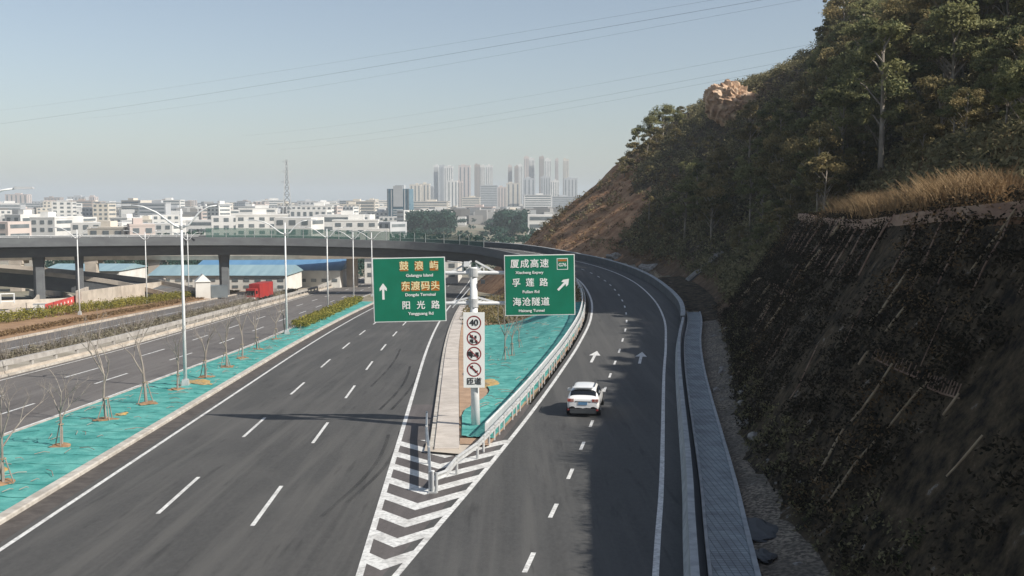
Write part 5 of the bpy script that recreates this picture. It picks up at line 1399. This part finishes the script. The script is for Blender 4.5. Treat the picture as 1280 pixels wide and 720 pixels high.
gable(-110, -92, 238, 256, zp(246), zp(246) + 4.2, zp(246) + 5.4, 'factory', 'white shed with pale roof seen between the cream columns', 'pale_roof', nwin=8)
gable(-38, -14, 262, 285, zp(262), zp(262) + 6.5, zp(262) + 8.5, 'factory', 'white workshop with grey roof just left of the left sign under the viaduct', 'concrete', nwin=8)
kx = U(263, 366); k_ = empty('site_cabin', ((252 - 640) / F * 187, 187, zp(187)), .35, 'small white gabled kiosk beside the viaduct pier in front of the factory', 'cabin')
MB().box((0, 0, 1.6), (2.6, 3, 3.2)).build('wall', M['wall_white'], k_)
MB().add([(-1.4, -1.7, 3.2), (1.4, -1.7, 3.2), (1.4, 1.7, 3.2), (-1.4, 1.7, 3.2), (0, -1.7, 4.6), (0, 1.7, 4.6)], [(0, 1, 4), (1, 2, 5, 4), (2, 3, 5), (3, 0, 4, 5)]).build('roof', M['white_sheet'], k_)
MB().box((2.9, .2, 1.3), (3.0, 2.6, 2.2)).build('annex', M['glass_grey'], k_)

# ------------------------------------------------------------------ city
WALLS = [mat('city_wall_%s' % n_, c_, .9, c2_, .08) for n_, c_, c2_ in (('white', (.66, .65, .62), (.55, .54, .52)), ('cream', (.58, .53, .45), (.5, .46, .4)), ('rose', (.52, .44, .40), (.46, .40, .37)), ('grey', (.42, .43, .44), (.36, .37, .38)), ('brown', (.34, .28, .24), (.3, .25, .22)))]
def building(x, y, w, dp, h, wall, label, group, floors=None, cols=None, glass='glass_grey', rz=0, name='city_building', rooftop=True, z0=None, vertical=False):
    z0 = zp(y) - .2 if z0 is None else z0
    root = empty(name, (x, y, z0), rz, label, 'building', group)
    MB().box((0, dp / 2, h / 2), (w, dp, h)).build('wall', wall, root)
    fl = floors or max(1, int(h / 3.6)); cl = cols or max(2, int(w / 4.5))
    mb = MB(); fh = (h - 1.0) / fl
    if vertical:
        for k in range(cl):
            mb.box((-w / 2 + w * (k + .5) / cl, -.05, h / 2), (w / cl * .32, .2, h * .93))
        for k in range(max(2, cl // 2)): 
            for s_ in (-1, 1): mb.box((s_ * (w / 2 + .05), dp * (k + .5) / max(2, cl // 2), h / 2), (.2, dp / cl * .5, h * .93))
    elif w > 30 or h > 60:
        for f in range(fl):
            if y < 1300 and h < 60:
                MB().box((0, -.06, .8 + fh * (f + .55)), (w * .92, .2, fh * .45)).build('window_band', M[glass], root); continue
            mb.box((0, -.06, .8 + fh * (f + .55)), (w * .92, .2, fh * .45)); mb.box((w / 2 + .04, dp / 2, .8 + fh * (f + .55)), (.2, dp * .85, fh * .45)); mb.box((-w / 2 - .04, dp / 2, .8 + fh * (f + .55)), (.2, dp * .85, fh * .45))
    else:
        for f in range(fl):
            for k in range(cl):
                bx_ = MB() if y < 1200 else mb
                bx_.box((-w / 2 + w * (k + .5) / cl, -.06, .8 + fh * (f + .55)), (w / cl * .5, .2, fh * .5))
                if y < 1200: bx_.build('window', M[glass], root)
            mb.box((w / 2 + .04, dp / 2, .8 + fh * (f + .55)), (.2, dp * .8, fh * .4)); mb.box((-w / 2 - .04, dp / 2, .8 + fh * (f + .55)), (.2, dp * .8, fh * .4))
    if mb.v: mb.build('windows', M[glass], root)
    if rooftop:
        MB().box((w * random.uniform(-.2, .2), dp * .5, h + 1.6), (w * random.uniform(.2, .4), dp * .4, 3.4)).build('roof_house', wall, root)
        MB().box((0, dp / 2, h + .3), (w * 1.02, dp * 1.02, .8)).build('parapet', wall, root)
    return root
rb = random.Random(91)
# towers: px0, px1, top y, distance, wall, glass-columns
towers = [(512, 526, 231, 2000, 1), (524, 537, 230, 2050, 1), (535, 542, 233, 2100, 3), (542, 548, 207, 2500, 0), (549, 556, 207, 2480, 3), (555, 566, 208, 2350, 0), (559, 572, 226, 2000, 0), (569, 578, 227, 2040, 2), (573, 588, 207, 2600, 2), (588, 592, 250, 2300, 1),
          (593, 600, 206, 2400, 4), (600, 606, 207, 2420, 0), (607, 616, 207, 2450, 0), (600, 622, 232, 2100, 3), (622, 633, 234, 2100, 2), (635, 640, 207, 2500, 2), (643, 648, 208, 2450, 4), (647, 653, 206, 2480, 0), (655, 661, 196, 2500, 2), (661, 668, 198, 2520, 0), (654, 669, 223, 2200, 3),
          (674, 680, 196, 2500, 4), (681, 689, 199, 2500, 0), (676, 688, 221, 2200, 3), (688, 699, 226, 2150, 0), (694, 698, 199, 2600, 2), (704, 711, 199, 2500, 1), (705, 722, 223, 2250, 3), (633, 650, 229, 2250, 1), (513, 560, 252, 1700, 1), (655, 690, 244, 1800, 0), (690, 722, 246, 1800, 3), (577, 600, 247, 1800, 1)]
lab_c = ['white', 'cream', 'pinkish', 'pale grey', 'brownish']
for i, (a, b_, yt, Yd, wi) in enumerate(towers):
    tz = 'left end' if a < 540 else 'left middle' if a < 590 else 'centre' if a < 636 else 'right middle' if a < 672 else 'right end'
    A = PX(a, yt, Yd); B = PX(b_, yt, Yd); z0 = zp(Yd) - .2
    building((A.x + B.x) / 2, Yd, B.x - A.x, (B.x - A.x) * rb.uniform(.7, 1.1), A.z - z0, WALLS[wi], ('tall slim ' if yt < 215 else 'lower ') + lab_c[wi] + ' high-rise at the ' + tz + ' of the hazy tower cluster', 'high-rise towers of the distant cluster', cols=rb.choice((3, 4)), name='tower_block', vertical=(b_ - a) < 18, z0=z0)
# nearer blue glass office
A, B = PX(482.5, 236, 1100), PX(511, 236, 1100); z0 = zp(1100); Hh = A.z - z0; w = B.x - A.x
gbd = empty('glass_office', ((A.x + B.x) / 2, 1100, z0), -.15, 'blue glass office tower with a pale central bay, left of the high-rise cluster', 'building')
MB().box((0, w / 2, Hh / 2), (w, w * .8, Hh)).build('wall', M['glass_blue'], gbd)
MB().box((0, w * .1 - .3, Hh * .76 + 1.6), (w * .42, 1.2, Hh * .48 + 3)).build('central_bay', WALLS[3], gbd)
for f in range(7): MB().box((0, w * .1 - .2, Hh * (.08 + .06 * f)), (w * .44, .8, Hh * .018)).build('floor_band', WALLS[0], gbd)
for s_ in (-1, 1):
    MB().box((s_ * w * .46, w * .1 - .2, Hh / 2), (w * .05, .8, Hh)).build('corner_fin', M['glass_grey'], gbd)
    MB().box((s_ * w * .30, w * .1 - .2, Hh * .5), (w * .04, .8, Hh * .96)).build('corner_fin', WALLS[3], gbd)
MB().box((0, w / 2, Hh + 2), (w * .4, w * .3, 4)).build('roof_house', WALLS[3], gbd)
# low-rise mass
occ = []
n_low = 0
for k in range(4000):
    if n_low >= 295: break
    Yd = rb.uniform(700, 3000) if rb.random() < .85 else rb.uniform(400, 800); px = rb.uniform(-40, 735)
    if px > 470 and Yd < 950: continue
    X_ = (px - 640) / F * Yd; w = rb.uniform(8, 24) * (1 + Yd / 2200); dp = rb.uniform(12, 22)
    if any(abs(X_ - a) < (w + c_) / 2 * .9 and abs(Yd - b_) < 26 for a, b_, c_ in occ): continue
    occ.append((X_, Yd, w))
    top_px = rb.uniform(250, 266) if Yd > 900 else rb.uniform(268, 288)
    if px > 480: top_px = rb.uniform(258, 275)
    h = PX(640, top_px, Yd).z - zp(Yd)
    h = max(5, min(h, 34 if Yd < 1500 else 46)); wi = rb.choice((0, 0, 0, 0, 0, 1, 1, 2, 3)) if Yd < 1400 else rb.choice((0, 0, 0, 1, 1, 2, 3, 4))
    zone = ' at the left edge' if px < 90 else ' left of the nearest lamp' if px < 215 else ' between the nearest lamp and the pylon' if px < 345 else ' between the pylon and the glass office' if px < 480 else ' before the towers' if px < 620 else ' near the hill'
    building(X_, Yd, w, dp, h, WALLS[wi], ('near ' if Yd < 1000 else 'distant ' if Yd > 2000 else '') + lab_c[wi] + (' wide' if w > 40 else '') + ' low city block' + zone, 'low blocks of the hazy city', rz=rb.uniform(-.5, .5), rooftop=rb.random() < .5); n_low += 1
# beyond them the town is too dense to count: one mass of small houses
bx_, tn_ = MB(), []
for k in range(2600):
    Yd = rb.uniform(1100, 4200); px = rb.uniform(-60, 720); X_ = (px - 640) / F * Yd; w = rb.uniform(6, 18) * (1 + Yd / 3000); h = rb.uniform(6, 20) if Yd < 2200 else rb.uniform(14, 34)
    top_ = PX(640, rb.uniform(251, 262), Yd).z - zp(Yd); h = min(h, top_)
    bx_.box((X_, Yd, zp(Yd) + h / 2), (w, w * rb.uniform(.6, 1.2), h), rb.uniform(-.6, .6)); tn_ += [rb.random()] * 6
M['town'] = mat('town_walls', (.5, .5, .48), .9, tint=[(.12, .11, .10), (.34, .31, .27), (.52, .48, .42), (.68, .67, .64), (.78, .78, .76)])
tag(mkobj('town', bx_.v, bx_.f, M['town'], None, False, tn_), 'dense hazy mass of small houses reaching to the horizon', 'town', None, 'stuff')
# taller blocks on the left horizon
for (a, b_, yt, Yd, wi) in ((0, 22, 262, 1600, 3), (6, 34, 243, 2200, 2), (38, 60, 252, 2300, 3), (55, 75, 247, 2400, 4), (84, 106, 246, 2100, 3), (104, 118, 246, 2150, 2), (118, 138, 254, 2200, 0), (140, 152, 256, 2100, 1)):
    A = PX(a, yt, Yd); B = PX(b_, yt, Yd)
    building((A.x + B.x) / 2, Yd, B.x - A.x, 20, A.z - zp(Yd), WALLS[wi], lab_c[wi] + ' tall block on the far left horizon', 'tall blocks on the left horizon', cols=5, vertical=True, name='tower_block')
# long pale sheds just beyond the viaduct
for (a, b_, yt, Yd, lab) in ((88, 152, 278, 520, 'long white shed with flat roof beyond the viaduct near the left'), (160, 215, 279, 560, 'white shed with dark window band beyond the viaduct, left of the nearest lamp'), (0, 84, 270, 640, 'very long white warehouse beyond the viaduct at the left edge'), (232, 330, 275, 640, 'long cream warehouse beyond the viaduct right of the nearest lamp'), (362, 408, 262, 760, 'bright white hall just right of the lattice pylon'), (392, 462, 268, 600, 'pale factory hall beyond the viaduct left of the glass office'), (660, 715, 268, 700, 'white building with dark openings at the foot of the hill silhouette')):
    A = PX(a, yt, Yd); B = PX(b_, yt, Yd)
    building((A.x + B.x) / 2, Yd, B.x - A.x, 24, A.z - zp(Yd), WALLS[0], lab, None, floors=3, name='warehouse', rooftop=False)
# distant tree masses
def tree_mass(name, pxs, ys, n_, label, ht, leaf, seed):
    r_ = np.random.default_rng(seed); P_ = []
    for _ in range(n_):
        Yd = r_.uniform(*ys); X_ = (r_.uniform(*pxs) - 640) / F * Yd; P_.append((X_, Yd, zp(Yd) + ht * r_.uniform(.2, .9)))
    V, Fq, t = leaves(P_, 30, (5, 5, ht * .25), leaf, seed=seed)
    tag(mkobj(name, V, Fq, M['leaf_city'], None, False, t), label, 'woods', None, 'stuff')
tree_mass('woods', (512, 566), (800, 900), 260, 'dark green wood in front of the towers beside the glass office', 17, 1.8, 1)
tree_mass('woods', (622, 658), (800, 900), 170, 'dark green wood below the right half of the tower cluster', 18, 1.8, 2)
tree_mass('tree_belt', (60, 620), (290, 420), 420, 'broken belt of roadside trees just beyond the viaduct', 7, 1.0, 3)
tree_mass('city_greenery', (-40, 700), (500, 1800), 700, 'scattered greenery between the blocks of the city', 8, 1.8, 4)

# ------------------------------------------------------------------ lattice pylon and power lines
Yd = 900; A = PX(358, 200, Yd); z0 = zp(Yd); Hh = A.z - z0
py_ = empty('lattice_pylon', (A.x, Yd, z0), .2, 'grey steel lattice power pylon rising above the city', 'pylon')
def hw_(t): return 4.2 * (1 - t) ** 1.3 + .9
lev = [0, .16, .3, .42, .52, .61, .69, .76, .83, .9, 1.0]
for sx, sy in ((-1, -1), (1, -1), (1, 1), (-1, 1)):
    mb = MB()
    for a, b_ in zip(lev, lev[1:]): mb.bar((sx * hw_(a), sy * hw_(a), Hh * a), (sx * hw_(b_), sy * hw_(b_), Hh * b_), .7, .7)
    mb.build('leg', M['galv'], py_)
mb = MB()
for a, b_ in zip(lev, lev[1:]):
    for (s1, s2) in (((-1, -1), (1, -1)), ((1, -1), (1, 1)), ((1, 1), (-1, 1)), ((-1, 1), (-1, -1))):
        P1 = (s1[0] * hw_(a), s1[1] * hw_(a), Hh * a); P2 = (s2[0] * hw_(b_), s2[1] * hw_(b_), Hh * b_); P3 = (s2[0] * hw_(a), s2[1] * hw_(a), Hh * a); P4 = (s1[0] * hw_(b_), s1[1] * hw_(b_), Hh * b_)
        mb.bar(P1, P2, .4, .4); mb.bar(P3, P4, .4, .4); mb.bar(P4, P2, .4, .4)
mb.build('bracing', M['concrete_grey'], py_)
for t_, L_ in ((.97, 4), (.83, 6), (.69, 5), (.36, 7)):
    mb = MB(); mb.bar((-L_, 0, Hh * t_), (L_, 0, Hh * t_), .3, .3); mb.bar((-L_, 0, Hh * t_), (0, 0, Hh * t_ + 2), .2, .2); mb.bar((L_, 0, Hh * t_), (0, 0, Hh * t_ + 2), .2, .2); mb.build('cross_arm', M['galv'], py_)
M['wire'] = mat('wire', (.10, .11, .12), .7)
wires = [((-30, 138), (840, -2), .05, 0), ((-30, 155), (880, 2), .085, 0), ((150, 140), (880, 12), .05, 1), ((300, 170), (860, 78), .05, 2), ((330, 181), (870, 92), .06, 2), ((350, 187), (880, 98), .05, 2)]
wl = ['upper of the long thin power lines crossing the sky', 'thickest of the long power lines crossing the sky', 'faint power line just under the thickest one', 'upper power line of the lower right group near the hill', 'middle power line of the lower right group near the hill', 'lowest power line of the lower right group near the hill']
for i, ((a0_, b0_), (a1_, b1_), rad, g_) in enumerate(wires):
    Ya, Yb = (620, 250) if g_ < 2 else (760, 330)
    A, B = PX(a0_, b0_, Ya), PX(a1_, b1_, Yb); n_ = 24
    if g_ < 2: B2 = B + (B - A) * .25; A2 = A - (B - A) * .2
    else: B2 = B + (B - A) * .15; A2 = A
    pts = [A2.lerp(B2, k / n_) - Vector((0, 0, 7 * 4 * (k / n_) * (1 - k / n_) * .5)) for k in range(n_ + 1)]
    tag(MB().tube(pts, rad * .42, 5).build('power_line', M['wire']), wl[i], 'power line')

# ------------------------------------------------------------------ haze
hzb = MB(); x0, x1, y0, y1, zz0, zz1 = -9600, 9600, -310, 9600, -16, 150
hzb.box(((x0 + x1) / 2, (y0 + y1) / 2, (zz0 + zz1) / 2), (x1 - x0, y1 - y0, zz1 - zz0))
hm = bpy.data.materials.new('haze'); hm.use_nodes = True; n = hm.node_tree.nodes; n.clear()
pv = n.new('ShaderNodeVolumePrincipled'); pv.inputs['Color'].default_value = (.64, .71, .78, 1); pv.inputs['Density'].default_value = HAZE_DENSITY; pv.inputs['Anisotropy'].default_value = .0
ou = n.new('ShaderNodeOutputMaterial'); hm.node_tree.links.new(pv.outputs[0], ou.inputs['Volume'])
tag(hzb.build('haze', hm), 'thin pale haze over the city', 'haze', None, 'stuff')
